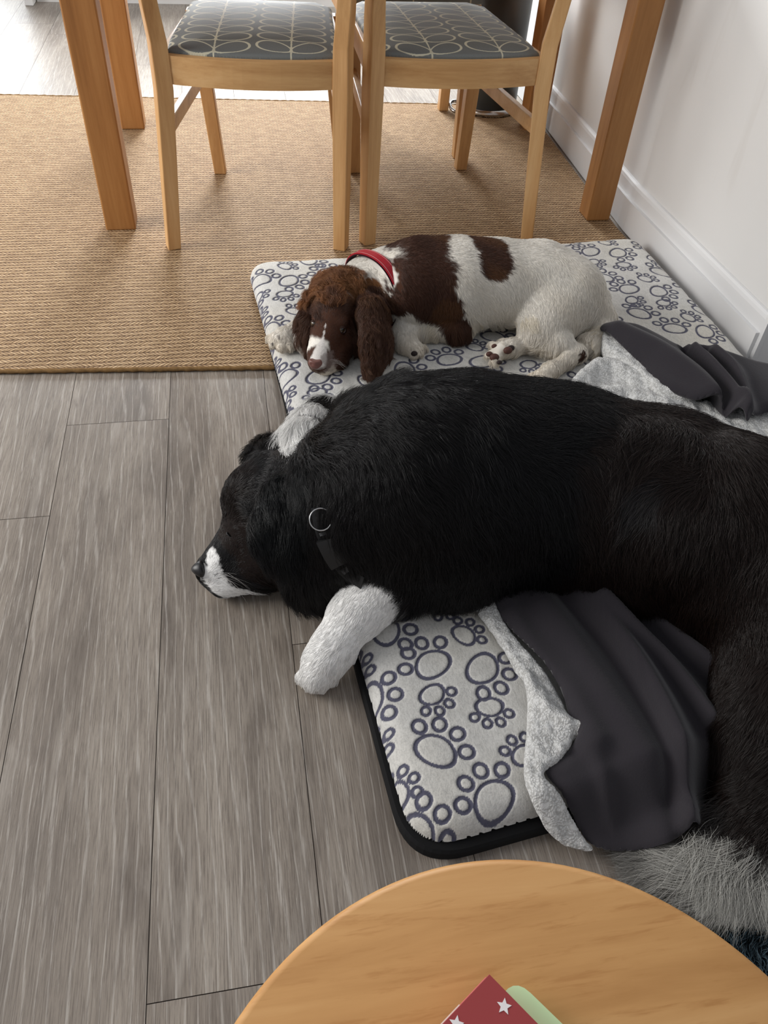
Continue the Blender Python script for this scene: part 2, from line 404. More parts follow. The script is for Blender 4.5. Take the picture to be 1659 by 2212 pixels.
def sheet(name, poly, cell, zfun, thick, mat, parent, attrfun=None, side_round=0.02, zbot=None):
    """a padded sheet: dense top surface over a polygon, rolled edge, closed underside.
    zfun(xy)->top height; thick = height of the rolled side; zbot = flat underside (or follow the top)"""
    poly = np.asarray(poly)[:, :2]; lo, hi = poly.min(0) - cell, poly.max(0) + cell
    nx, ny = int((hi[0] - lo[0]) / cell) + 2, int((hi[1] - lo[1]) / cell) + 2
    X, Y = np.meshgrid(lo[0] + np.arange(nx) * cell, lo[1] + np.arange(ny) * cell, indexing='ij')
    p = np.c_[X.ravel(), Y.ravel()]; d, near = poly_sd(p, poly)
    ok = d > -cell * 0.75; out = ok & (d < 0.0); p[out] = near[out]; d[out] = 0
    idx = np.arange(nx * ny).reshape(nx, ny); q = np.stack([idx[:-1, :-1], idx[1:, :-1], idx[1:, 1:], idx[:-1, 1:]], -1).reshape(-1, 4)
    q = q[ok[q].all(1)]
    used = np.unique(q); mp = np.full(nx * ny, -1); mp[used] = np.arange(len(used)); q = mp[q]; p = p[used]; d = d[used]
    z = zfun(p, d); prof = np.sqrt(np.clip(1 - (1 - np.clip(d / side_round, 0, 1)) ** 2, 0, 1))
    ztop = z - thick * 0.5 * (1 - prof)
    zb = (z - thick * 0.5 - thick * 0.5 * prof) if zbot is None else np.minimum(zbot(p) if callable(zbot) else np.full(len(z), zbot) + 0.3 * side_round * (1 - prof), ztop)
    n = len(p); v = np.r_[np.c_[p, ztop], np.c_[p, zb]]
    # boundary loop edges
    e = np.r_[q[:, [0, 1]], q[:, [1, 2]], q[:, [2, 3]], q[:, [3, 0]]]; key = np.sort(e, 1); k = key[:, 0].astype(np.int64) * n + key[:, 1]
    u, inv, cnt = np.unique(k, return_inverse=True, return_counts=True); be = e[cnt[inv] == 1]
    sideq = np.c_[be[:, 1], be[:, 0], be[:, 0] + n, be[:, 1] + n]
    f = np.r_[q, q[:, ::-1] + n, sideq]
    at = None
    if attrfun: at = attrfun(p); at = {kk: np.r_[vv, vv] for kk, vv in at.items()}
    return from_np(name, v, f, mat, parent, True, at)
# ------------------------------------------------------------------ the room
def struct(o): o['kind'] = 'structure'; return o
def build_floor():
    bm = bmesh.new(); lay = bm.faces.layers.float.new('plank')
    w, gap = 0.2, 0.0011; r = random.Random(3)
    joints = {}
    # end joints read off the photograph: plank column -> y of a joint
    col_of = lambda x: math.floor((x - (-0.17)) / w)
    known = {col_of(-0.1): P(440, 2148)[1], col_of(-0.27): P(255, 912)[1], col_of(-0.47): P(50, 1119)[1], col_of(-0.07 + 0.4): 3.9}
    x0 = -0.17
    for c in range(-16, 16):
        xa, xb = x0 + c * w + gap / 2, x0 + (c + 1) * w - gap / 2
        if xb < -3.0 or xa > 2.8: continue
        L = 1.22; j = known.get(c, r.uniform(0, L)); y = j - L * math.ceil((j + 1.3) / L)
        while y < 6.4:
            ya, yb = max(y + gap / 2, -1.2), min(y + L - gap / 2, 6.4)
            if yb > ya:
                f = bm.faces.new([bm.verts.new(q) for q in ((xa, ya, 0), (xb, ya, 0), (xb, yb, 0), (xa, yb, 0))]); f[lay] = r.random()
            y += L
    me = bpy.data.meshes.new('floor'); bm.to_mesh(me); bm.free()
    # the joints between the planks
    b2 = bmesh.new(); box(b2, -3.1, 3.0, -1.3, 6.5, -0.06, -0.0008)
    o = struct(link('floor', me, M['floor']))
    o2 = bm_obj('plank_joints', b2, M['gap'], o); return o
build_floor()

WALLPTS = [(1.232, 6.3), (1.196, 3.0), (1.150, 2.1), (1.160, 1.385)]     # skirting face line
def wall_right():
    bm = bmesh.new(); t = 0.012
    pts = [(x + t, y) for x, y in WALLPTS]; pts += [(2.9, 1.385 + 0.0), (2.9, 1.5), (1.42, 1.5), (1.42, 6.3)]
    prism(bm, pts, 0.0, 2.45)
    return struct(bm_obj('wall_right', bm, M['wall']))
wall_right()
def skirting():
    for i, (a, b) in enumerate(((0, 2), (2, 3))):
        bm = bmesh.new(); pts = WALLPTS[a:b + 1]; t = 0.0115
        if i == 1: pts = pts[:1] + [(1.160, 1.373)]
        hh = 0.135
        out = [(x + t, y) for x, y in pts]
        # profile: vertical face, small rounded shoulder
        prof = [(0, 0.001), (0, hh - 0.014), (0.002, hh - 0.006), (0.006, hh - 0.001), (t, hh)]
        rows = [[bm.verts.new((x + dx, y, z)) for x, y in pts] for dx, z in prof]
        rows.append([bm.verts.new((x + t, y, 0.001)) for x, y in pts])
        for r0, r1 in zip(rows, rows[1:] + rows[:1]):
            for k in range(len(pts) - 1): bm.faces.new((r0[k], r0[k + 1], r1[k + 1], r1[k]))
        bm.faces.new([r[0] for r in rows]); bm.faces.new([r[-1] for r in rows][::-1])
        # a thin strip along the foot of the skirting
        struct(bm_obj('baseboard_right' if i == 0 else 'baseboard_right_front', bm, M['white_paint']))
    bm = bmesh.new(); box(bm, 1.160, 2.9, 1.3735, 1.3849, 0.001, 0.135)
    struct(bm_obj('baseboard_return', bm, M['white_paint']))
    bm = bmesh.new()                                    # cover strip at the foot, below a thin line
    for (x0, y0), (x1, y1) in zip(WALLPTS[:-1], WALLPTS[1:]):
        bar(bm, (x0 - 0.005, y0, 0.045), (x1 - 0.005, y1, 0.045), 0.0095, 0.085)
    struct(bm_obj('trim_1', bm, M['white_paint']))
    bm = bmesh.new(); box(bm, -3.1, 1.232, 6.3, 6.4, 0, 0.9); box(bm, -3.1, -1.6, 6.3, 6.4, 0.9, 2.45)
    struct(bm_obj('wall_back', bm, M['wall']))
skirting()

# white kitchen unit at the far end, only its foot is in the picture
t = tag(empty('kitchen_unit', (-0.4, 4.9, 0)), 'white kitchen unit at the far end of the room behind the table', 'cabinet')
bm = bmesh.new(); box(bm, -0.90, 0.62, 4.80, 5.35, 0.08, 0.86); bm_obj('carcass', bm, M['white_paint'], t, bevel=0.003)
bm = bmesh.new(); box(bm, -0.90, 0.62, 4.83, 5.30, 0.0, 0.08); bm_obj('plinth', bm, M['white_paint'], t)
bm = bmesh.new(); box(bm, -0.945, -0.905, 4.74, 5.35, 0.0, 0.86); bm_obj('end_panel', bm, M['white_paint'], t, bevel=0.003)

# woven rug
rp = [(-1.75, 1.60), (0.022, 1.472), (1.130, 1.392), (1.15, 2.1), (1.178, 2.8), (1.188, 3.215), (0.0, 3.287), (-1.9, 3.42)]
rp = [(-1.75, 1.60), (1.132, 1.394), (1.122, 2.1), (1.178, 3.205), (-1.9, 3.42)]
rug = empty('woven_rug', (0, 2.4, 0)); tag(rug, 'sand-brown woven seagrass rug lying under the dining table and chairs', 'rug')
bm = bmesh.new(); prism(bm, rp, 0.0008, 0.009); bm_obj('weave', bm, M['rug'], rug, bevel=0.0)
for a, b in ((0, 1), (3, 4)):
    bm = bmesh.new()
    A, B = Vector((*rp[a], 0.006)), Vector((*rp[b], 0.006)); n = 300; pts = []
    for i in range(n + 1): pts.append(A.lerp(B, i / n) + Vector((0, random.uniform(-.001, .001), 0)))
    tube(bm, pts, [0.0052 + 0.0009 * math.sin(i * 2.1) for i in range(n + 1)], 8)
    bm_obj('bound_edge', bm, M['rug_bind'], rug, True)

# ------------------------------------------------------------------ dining table
tb = tag(empty('dining_table', (0.4, 2.6, 0.009)), 'oak dining table on thick square legs standing on the woven rug', 'table')
def tleg(cx, cy, s=0.082, ang=0.0):
    bm = bmesh.new(); frustum(bm, (cx, cy, 0.0092), (cx, cy, 0.72), s, s, ang=ang); bm_obj('leg', bm, M['oak'], tb, bevel=0.004)
tleg(-0.318, 2.214, 0.080); tleg(-0.328, 3.005, 0.078); tleg(1.080, 2.190, 0.072); tleg(1.125, 2.965, 0.078)
bm = bmesh.new(); box(bm, -0.40, 1.140, 2.15, 3.07, 0.7205, 0.752); bm_obj('tabletop', bm, M['oak_x'], tb, bevel=0.004)
bm = bmesh.new(); box(bm, -0.30, 1.08, 2.28, 2.30, 0.66, 0.72); box(bm, -0.30, 1.08, 2.93, 2.95, 0.66, 0.72); bm_obj('apron', bm, M['oak_x'], tb)

# ------------------------------------------------------------------ chairs
def leaf_attr(shift):
    """outline drawing of stems with paired leaves; local seat coordinates (x across, y back)"""
    leaves = []; stems = []
    px, py = 0.178, 0.064
    for ci in range(-2, 3):
        cx = ci * px + shift
        stems.append(cx)
        for ri in range(0, 12):
            y = ri * py + (0.012 if ci % 2 else 0.0) + 0.004
            leaves.append((cx, y, 1)); leaves.append((cx, y, -1))
    def fn(loc):
        a = np.zeros(len(loc))
        for cx in stems: a = np.maximum(a, 1 - smooth01(0.0012, 0.0026, np.abs(loc[:, 0] - cx)))
        for cx, y, s in leaves:
            th = math.radians(27); ux, uy = s * math.cos(th), math.sin(th); L, Wd = 0.088, 0.0255
            mx, my = cx + ux * L / 2, y + uy * L / 2 * 1.0
            dx, dy = loc[:, 0] - mx, loc[:, 1] - my; m = (np.abs(dx) < 0.06) & (np.abs(dy) < 0.06)
            if not m.any(): continue
            u = (dx[m] * ux + dy[m] * uy) / (L / 2); v = (-dx[m] * uy + dy[m] * ux) / Wd
            wv = 1 + 0.28 * u; r = np.sqrt(u * u + (v / wv) ** 2)
            dd = np.abs(r - 1) * Wd * 0.95
            a[m] = np.maximum(a[m], 1 - smooth01(0.0011, 0.0024, dd))
        return a
    return fn
def chair(root_xy, yaw, width, label, outer, pat_shift, back_bars=True, flip=False, inset=(0.05, 0.05)):
    t = empty('dining_chair', (root_xy[0], root_xy[1], 0.009)); tag(t, label, 'chair', 'pale wooden dining chairs at the table')
    ca, sa = math.cos(yaw), math.sin(yaw)
    def L(x, y, z):
        if flip: x, y = -x, -y
        return (root_xy[0] + x * ca - y * sa, root_xy[1] + x * sa + y * ca, z)
    hw = width / 2; zt, zb = 0.472, 0.412; depth = 0.475
    fl = math.pi if flip else 0
    for s, out in ((-1, outer[0]), (1, outer[1])):
        bm = bmesh.new(); a = s * math.radians(-20) + yaw + fl
        base = L(s * (hw + out), -0.012 if out else 0, 0.0092); mid = L(s * hw, 0.0, 0.40); m2 = L(s * hw, 0.0, 0.50); top = L(s * (hw + 0.012), -0.10, 0.86)
        # one continuous bent post
        rings = []
        for c, w, d in ((base, 0.034, 0.036), (mid, 0.040, 0.044), (m2, 0.038, 0.044), (L(s * (hw + 0.004), -0.012, 0.56), 0.036, 0.040), (L(s * (hw + 0.010), -0.045, 0.70), 0.032, 0.032), (top, 0.028, 0.026)):
            ring = []
            for sx, sy in ((-1, -1), (1, -1), (1, 1), (-1, 1)):
                x, y = sx * w / 2, sy * d / 2; ring.append(bm.verts.new((c[0] + x * math.cos(a) - y * math.sin(a), c[1] + x * math.sin(a) + y * math.cos(a), c[2])))
            rings.append(ring)
        for r0, r1 in zip(rings[:-1], rings[1:]):
            for k in range(4): bm.faces.new((r0[k], r0[(k + 1) % 4], r1[(k + 1) % 4], r1[k]))
        bm.faces.new(rings[0][::-1]); bm.faces.new(rings[-1])
        bm_obj('back_leg', bm, M['beech'], t, bevel=0.0025)
    for s, ins in ((-1, inset[0]), (1, inset[1])):
        bm = bmesh.new(); frustum(bm, L(s * (hw - ins), depth + 0.035, 0.0092), L(s * (hw - 0.028), depth, zt - 0.008), 0.036, 0.034, 0.042, 0.040, yaw)
        bm_obj('front_leg', bm, M['beech'], t, bevel=0.0025)
    # curved rear rail
    bm = bmesh.new(); n = 18; rows = []
    for i in range(n + 1):
        u = i / n * 2 - 1; x = u * (hw - 0.012); y = -0.008 - 0.028 * (1 - u * u)
        rows.append([bm.verts.new(L(x, y, zb)), bm.verts.new(L(x, y, zt)), bm.verts.new(L(x, y + 0.022, zt)), bm.verts.new(L(x, y + 0.022, zb))])
    for r0, r1 in zip(rows[:-1], rows[1:]):
        for k in range(4): bm.faces.new((r0[k], r0[(k + 1) % 4], r1[(k + 1) % 4], r1[k]))
    bm.faces.new(rows[0]); bm.faces.new(rows[-1][::-1])
    o = bm_obj('rear_rail', bm, M['beech_x'], t)
    for s, ins in ((-1, inset[0]), (1, inset[1])):
        bm = bmesh.new(); bar(bm, L(s * (hw - 0.004), 0.015, 0.44), L(s * (hw - 0.028), depth, 0.44), 0.022, 0.058); bm_obj('side_rail', bm, M['beech_x'], t, bevel=0.002)
        bm = bmesh.new(); bar(bm, L(s * (hw + 0.004), 0.015, 0.305), L(s * (hw - 0.02 - ins * 0.3), depth + 0.015, 0.305), 0.018, 0.036); bm_obj('stretcher', bm, M['beech_x'], t, bevel=0.002)
    bm = bmesh.new(); bar(bm, L(-hw + 0.045, depth, 0.44), L(hw - 0.045, depth, 0.44), 0.024, 0.058); bm_obj('front_rail', bm, M['beech_x'], t, bevel=0.002)
    for zz, hh in ((0.66, 0.045), (0.83, 0.07)):
        yy = -0.035 if zz < 0.7 else -0.088
        bm = bmesh.new(); rows = []
        for i in range(13):
            u = i / 6 - 1; x = u * (hw + 0.002); y = yy - 0.03 * (1 - u * u)
            rows.append([bm.verts.new(L(x, y, zz - hh / 2)), bm.verts.new(L(x, y - 0.006, zz + hh / 2)), bm.verts.new(L(x, y + 0.012, zz + hh / 2)), bm.verts.new(L(x, y + 0.018, zz - hh / 2))])
        for r0, r1 in zip(rows[:-1], rows[1:]):
            for k in range(4): bm.faces.new((r0[k], r0[(k + 1) % 4], r1[(k + 1) % 4], r1[k]))
        bm.faces.new(rows[0]); bm.faces.new(rows[-1][::-1])
        bm_obj('back_rail', bm, M['beech_x'], t)
    # upholstered seat
    outl = []
    for i in range(15): u = i / 14 * 2 - 1; outl.append((u * (hw - 0.018), 0.012 - 0.024 * (1 - u * u)))
    outl += [(hw - 0.012, 0.10), (hw - 0.020, depth + 0.0), (hw - 0.06, depth + 0.055), (-hw + 0.06, depth + 0.055), (-hw + 0.020, depth + 0.0), (-hw + 0.012, 0.10)]
    lf = leaf_attr(pat_shift)
    wp = np.array([L(x, y, 0)[:2] for x, y in outl])
    def inv(p):
        d = p - np.array(root_xy); x = d[:, 0] * ca + d[:, 1] * sa; y = -d[:, 0] * sa + d[:, 1] * ca
        return np.c_[x, y] * (-1 if flip else 1)
    sheet('seat', wp, 0.0016, lambda p, d: zt + 0.008 + 0.013 * np.sin(np.pi / 2 * np.clip(d / 0.12, 0, 1)), 0.012, M['seat'], t,
          lambda p: {'leaf': lf(inv(p))}, 0.010, zbot=zt - 0.012)
    return t
chair((0.066, 2.050), math.radians(-6), 0.425, 'left of the two pale wooden chairs in front, grey leaf-patterned seat, back towards the dogs', (0.028, 0.0), -0.087, inset=(0.055, -0.015))
chair((0.575, 2.062), math.radians(1.5), 0.440, 'right of the two pale wooden chairs in front, grey leaf-patterned seat, behind the spaniel', (0.0, 0.028), -0.078, inset=(0.05, 0.03))
chair((0.46, 3.40), math.radians(2), 0.43, 'pale wooden chair on the far side of the table, seen through the left chair', (0, 0), 0.0, flip=True, inset=(0.03, 0.03)) if False else None
# far chairs: only their legs show between the near chairs
def far_chair(front, rear, label, z=0.45):
    t = empty('dining_chair', (rear[0][0], rear[0][1], 0.009)); tag(t, label, 'chair', 'pale wooden chairs tucked in on the far side')
    for p in front:
        bm = bmesh.new(); frustum(bm, (p[0], p[1], 0.0092), (p[0], p[1] + 0.01, 0.46), 0.034, 0.034, 0.042, 0.040); bm_obj('front_leg', bm, M['beech'], t, bevel=0.0025)
    for p in rear:
        bm = bmesh.new(); frustum(bm, (p[0], p[1], 0.0092), (p[0], p[1] - 0.02, 0.50), 0.036, 0.036, 0.04, 0.042)
        frustum(bm, (p[0], p[1] - 0.02, 0.50), (p[0], p[1] + 0.07, 0.86), 0.04, 0.042, 0.028, 0.026); bm_obj('back_leg', bm, M['beech'], t, bevel=0.0025)
    x0, x1 = min(p[0] for p in front), max(p[0] for p in front); y0, y1 = front[0][1], rear[0][1]
    pl = [(x0 - 0.02, y0 - 0.02), (x1 + 0.02, y0 - 0.02), (x1 + 0.0, y1), (x0 - 0.0, y1)]
    lf = leaf_attr(0); c = np.array([(x0 + x1) / 2, y0])
    sheet('seat', pl, 0.004, lambda p, d: 0.484 + 0.02 * np.sqrt(np.clip(1 - (1 - np.clip(d / 0.10, 0, 1)) ** 2, 0, 1)), 0.014, M['seat'], t, lambda p: {'leaf': lf(p - c)}, 0.01, zbot=0.462)
    bm = bmesh.new(); bar(bm, (x0, y0, 0.43), (x1, y0, 0.43), 0.022, 0.055); bar(bm, (x0, y1, 0.43), (x1, y1, 0.43), 0.022, 0.055)
    bar(bm, (x0, y0, 0.43), (x0, y1, 0.43), 0.02, 0.055); bar(bm, (x1, y0, 0.43), (x1, y1, 0.43), 0.02, 0.055); bm_obj('seat_frame', bm, M['beech_x'], t)
    bm = bmesh.new(); bar(bm, (x0, y1 + 0.06, 0.82), (x1, y1 + 0.06, 0.82), 0.02, 0.07); bm_obj('back_rail', bm, M['beech_x'], t)
fa = P(996, 350); fb = P(958, 246)
far_chair([(fa[0] - 0.01, fa[1] + 0.02), (fa[0] - 0.40, fa[1] + 0.02)], [(fb[0] + 0.0, fb[1] + 0.02), (fb[0] - 0.355, fb[1] + 0.0)], 'far chair on the other side of the table, legs seen under the right near seat')

# pedal bin
bc = P(1062, 262); bx, by, br = bc[0] + 0.010, bc[1] + 0.122, 0.112
t = tag(empty('pedal_bin', (bx, by, 0)), 'dark grey round pedal bin with steel foot ring beside the far right table leg', 'bin')
bm = bmesh.new(); lathe(bm, [(0, 0.035), (br, 0.035), (br + 0.002, 0.20), (br + 0.004, 0.425), (0, 0.425)], bx, by); bm_obj('body', bm, M['bin_grey'], t, True)
bm = bmesh.new(); lathe(bm, [(0, 0.010), (br + 0.006, 0.010), (br + 0.008, 0.022), (br + 0.001, 0.034), (0, 0.034)], bx, by); bm_obj('foot_ring', bm, M['steel'], t, True)
bm = bmesh.new(); lathe(bm, [(0, 0.426), (br + 0.008, 0.426), (br + 0.010, 0.445), (br * 0.9, 0.475), (br * 0.5, 0.492), (0, 0.497)], bx, by); bm_obj('lid', bm, M['cream'], t, True)
bm = bmesh.new(); c = PV(986, 232, 0.03); tube(bm, [c + Vector((0.022 * math.cos(a), 0.012 + 0.03 * math.sin(a), 0.010 * math.sin(a))) for a in np.linspace(0, 6.0, 16)], 0.0065, 8)
bar(bm, c + Vector((0.01, 0.03, 0)), (bx - 0.05, by - 0.05, 0.03), 0.014, 0.008); bm_obj('pedal', bm, M['steel'], t, True)

# ------------------------------------------------------------------ dog bed
ZB = 0.060
bedq = np.array([(0.016, 1.885), (1.112, 1.962), (1.125, 1.50), (1.135, 0.50), (0.80, 0.455), (0.152, 0.372)])
def round_poly(q, rad, n=7):
    out = []; m = len(q)
    for i in range(m):
        a, b, c = q[i - 1], q[i], q[(i + 1) % m]; r1 = min(rad, 0.45 * np.linalg.norm(a - b)); r2 = min(rad, 0.45 * np.linalg.norm(c - b))
        p0 = b + (a - b) / np.linalg.norm(a - b) * r1; p1 = b + (c - b) / np.linalg.norm(c - b) * r2
        for t in np.linspace(0, 1, n): out.append((1 - t) ** 2 * p0 + 2 * t * (1 - t) * b + t * t * p1)
    return np.array(out)
bed = tag(empty('dog_bed', (0.6, 1.2, 0)), 'pale plush dog bed printed with paw outlines, both dogs lying on it', 'dog bed')
matq = np.array([(0.022, 1.88), (1.11, 1.955), (1.132, 0.49), (0.80, 0.432), (0.143, 0.358)])
bm = bmesh.new(); rq = round_poly(matq, 0.08, 12); rz = 0.001 + 0.0085 * smooth01(1.37, 1.45, rq[:, 1] + (rq[:, 0] - .3) * .07)
lo = [bm.verts.new((p[0], p[1], z)) for p, z in zip(rq, rz)]; rc_ = rq.mean(0); up_ = [bm.verts.new((p[0], p[1], 0.0165)) for p in rq]; hi = [bm.verts.new((*(p + (rc_ - p) / np.linalg.norm(rc_ - p) * .004), 0.0203)) for p in rq]
for i in range(len(rq)):
    k = (i + 1) % len(rq); bm.faces.new((lo[i], lo[k], up_[k], up_[i])); bm.faces.new((up_[i], up_[k], hi[k], hi[i]))
bm.faces.new(hi); bm.faces.new(lo[::-1]); bm_obj('base_mat', bm, M['black_mat'], bed)

def paw_list():
    L = []
    def add(x, y, tx, ty, big):
        a, b = P(x, y, ZB)[:2], P(tx, ty, ZB)[:2]; d = b - a; L.append((a[0], a[1], math.atan2(d[1], d[0]), big))
    for q in [(831, 1356, 877, 1343, 1), (760, 1425, 786, 1399, 0), (935, 1431, 904, 1403, 1), (1003, 1369, 1023, 1352, 0), (1044, 1442, 1085, 1464, 1),
              (795, 1494, 830, 1505, 1), (935, 1498, 958, 1521, 0), (1059, 1524, 1067, 1553, 0), (943, 1617, 962, 1585, 1), (1137, 1629, 1122, 1595, 0),
              (857, 1692, 882, 1665, 0), (1068, 1720, 1032, 1683, 1), (905, 1789, 968, 1772, 1), (800, 1584, 823, 1602, 0), (955, 1300, 975, 1315, 0)]: add(*q)
    o = lambda x, y: (1140 + x / 2.911, y / 2.911)
    for a, b, c, d, s in [(768, 1540, 700, 1515, 1), (395, 1578, 340, 1555, 1), (570, 1588, 648, 1610, 1), (225, 1510, 285, 1500, 1), (490, 1520, 515, 1508, 0), (790, 1612, 835, 1628, 0),
                          (415, 1645, 460, 1664, 0), (605, 1665, 620, 1690, 0), (840, 1705, 858, 1675, 1), (475, 1745, 497, 1718, 1), (740, 1755, 768, 1735, 0), (1030, 1780, 970, 1752, 1),
                          (635, 1820, 580, 1790, 1), (825, 1835, 900, 1850, 1), (1060, 1850, 1105, 1868, 0), (655, 1890, 700, 1905, 0), (855, 1910, 895, 1935, 0), (1110, 1945, 1130, 1915, 1),
                          (1310, 2025, 1250, 1990, 1), (700, 1975, 708, 1958, 1), (1010, 2000, 1040, 1985, 0), (920, 2070, 900, 2035, 1), (1115, 2090, 1190, 2105, 1), (1360, 2100, 1395, 2130, 0), (1440, 2190, 1440, 2160, 1)]:
        x, y = o(a, b); tx, ty = o(c, d); add(x, y, tx, ty, s)
    for q in [(562, 600, 572, 585, 1), (616, 575, 636, 566, 0), (667, 560, 700, 557, 1), (708, 588, 690, 578, 1), (625, 607, 655, 615, 1), (553, 630, 572, 640, 0), (616, 636, 622, 650, 0),
              (548, 663, 566, 655, 0), (580, 700, 590, 684, 1), (636, 672, 650, 662, 0), (572, 738, 580, 728, 0), (573, 770, 590, 764, 0), (614, 804, 600, 787, 1), (605, 838, 625, 846, 0),
              (686, 846, 688, 860, 0), (689, 813, 712, 825, 1), (791, 821, 810, 815, 0), (874, 798, 905, 800, 1), (970, 776, 957, 762, 1), (1026, 748, 1035, 737, 0), (1066, 724, 1072, 711, 1),
              (1042, 781, 1060, 796, 1), (1143, 786, 1155, 797, 0), (608, 896, 630, 880, 1), (592, 870, 606, 862, 0)]: add(*q)
    man = len(L); r = random.Random(11)
    k = 0
    for iy in range(0, 19):
        for ix in range(0, 14):
            x = 0.05 + ix * 0.092 + (0.046 if iy % 2 else 0) + r.uniform(-.008, .008); y = 0.42 + iy * 0.084 + r.uniform(-.008, .008)
            if y < 0.82 and x < 0.58: continue
            if all((x - q[0]) ** 2 + (y - q[1]) ** 2 > 0.088 ** 2 for q in L): L.append((x, y, r.uniform(0, 6.28), (ix + iy) % 2))
    return L
def paw_attr(p):
    a = np.zeros(len(p))
    for (x, y, th, big) in paw_list():
        s = 0.88 if big else 0.60
        dx, dy = p[:, 0] - x, p[:, 1] - y; m = (dx * dx + dy * dy) < (0.085 * s) ** 2
        if not m.any(): continue
        c, sn_ = math.cos(th), math.sin(th); u = (dx[m] * c + dy[m] * sn_); v = (-dx[m] * sn_ + dy[m] * c); lw = 0.0021 if big else 0.0018
        best = np.full(m.sum(), 1.0)
        # heel pad: egg, wider away from the toes
        ru, rv = 0.0238 * s, 0.0315 * s
        uu = u / ru; vv = v / (rv * (1 - 0.13 * np.clip(uu, -1, 1))); r = np.sqrt(uu * uu + vv * vv); best = np.minimum(best, np.abs(r - 1) * (ru + rv) / 2)
        for k, tt in enumerate((-58, -19, 19, 58)):
            t2 = math.radians(tt); R = 0.0470 * s; cu, cv = R * math.cos(t2) - 0.003 * s, R * 1.02 * math.sin(t2)
            e1, e2 = 0.0112 * s, 0.0102 * s; ct, st = math.cos(t2), math.sin(t2); du, dv = u - cu, v - cv
            au, av = (du * ct + dv * st) / e1, (-du * st + dv * ct) / e2; r = np.sqrt(au * au + av * av); best = np.minimum(best, np.abs(r - 1) * (e1 + e2) / 2)
        a[m] = np.maximum(a[m], 1 - smooth01(lw * 0.55, lw * 1.9, best))
    return a
def bed_z(p, d=None):
    q = np.c_[p, np.zeros(len(p))]
    return ZB + 0.004 * sn(q, 9, 1) + 0.0012 * sn(q, 60, 3)
_pa = {}
def bed_top(p, d):
    _pa['a'] = paw_attr(p)
    return bed_z(p) - 0.0018 * _pa['a'] - 0.010 * (1 - np.clip(d / 0.07, 0, 1)) ** 2
plush = sheet('plush_cover', round_poly(bedq, 0.065), 0.0021, bed_top, 0.046, M['plush'], bed, lambda p: {'paw': _pa['a']}, 0.028, zbot=0.0205)

# ------------------------------------------------------------------ blanket
bl = tag(empty('fleece_blanket', (0.6, 0.9, 0.06)), 'charcoal fleece blanket with white sherpa underside, rumpled beneath the black dog', 'blanket')
def pxs(pts, z): return np.array([P(x, y, z)[:2] for x, y in pts])
def ridge(p, line, z, w, hgt, asym=1.0):
    d, s = line_dist(p, catmull([P(x, y, z)[:2] for x, y in line], 6, False)); ww = np.where(s > 0, w, w * asym)
    return hgt * np.exp(-(d / ww) ** 2)
# lower sherpa border (the underside turned up along the edge)
sh = [(1022, 1290), (1062, 1262), (1075, 1300), (1092, 1345), (1130, 1395), (1175, 1445), (1212, 1500), (1232, 1545), (1262, 1565), (1278, 1583), (1268, 1598), (1245, 1592),
      (1232, 1612), (1205, 1645), (1178, 1662), (1192, 1690), (1240, 1730), (1308, 1786), (1270, 1786), (1215, 1770), (1165, 1735), (1140, 1695), (1134, 1650), (1140, 1560), (1136, 1490), (1105, 1425), (1070, 1370), (1040, 1325)]
def zdrop(p, z0):
    # past the near edge of the bed the cloth hangs to the floor
    yb = 0.372 + (p[:, 0] - 0.15) * 0.13
    return z0 - (z0 - 0.026) * smooth01(0.012, -0.05, p[:, 1] - yb)
def z_sh(p, d):
    q = np.c_[p, np.zeros(len(p))]
    z = zdrop(p, 0.084) + 0.0022 * sn(q, 160, 2) + 0.0015 * sn(q, 330, 5) + 0.004 * sn(q, 25, 4)
    z += ridge(p, [(1130, 1480), (1190, 1560), (1262, 1582)], .07, 0.012, 0.012)
    return z
sheet('sherpa_edge', catmull(pxs(sh, 0.082), 4), 0.0028, z_sh, 0.020, M['sherpa'], bl, None, 0.008)
fl = [(1062, 1240), (1056, 1275), (1072, 1318), (1090, 1350), (1126, 1392), (1172, 1442), (1208, 1500), (1228, 1550), (1244, 1582), (1238, 1606), (1205, 1640), (1180, 1662), (1215, 1705), (1262, 1748), (1312, 1788),
      (1380, 1800), (1450, 1802), (1500, 1778), (1600, 1740), (1720, 1700), (1760, 1400), (1700, 1150), (1400, 1120), (1150, 1150)]
def z_fl(p, d):
    q = np.c_[p, np.zeros(len(p))]
    z = zdrop(p, 0.076) + 0.003 * sn(q, 14, 6)
    z += ridge(p, [(1130, 1250), (1215, 1370), (1290, 1480), (1370, 1600), (1440, 1720), (1470, 1790)], .09, 0.034, 0.030, 1.0)
    z += ridge(p, [(1190, 1250), (1320, 1380), (1410, 1520), (1480, 1680), (1500, 1760)], .09, 0.030, 0.046, 0.30)
    z += ridge(p, [(1075, 1270), (1130, 1370), (1215, 1480), (1290, 1600)], .09, 0.018, 0.018, 1.0)
    z += ridge(p, [(1290, 1320), (1420, 1420), (1530, 1560)], .09, 0.022, 0.034, 0.5)
    z += ridge(p, [(1390, 1330), (1510, 1420), (1640, 1500)], .09, 0.022, 0.034, 0.5)
    z += ridge(p, [(1250, 1600), (1290, 1660), (1330, 1740)], .08, 0.016, 0.010, 0.5)
    return z + 0.004 * smooth01(0, 0.02, d)
sheet('fleece_front', catmull(pxs(fl, 0.078), 3), 0.0045, z_fl, 0.010, M['fleece'], bl, None, 0.008)
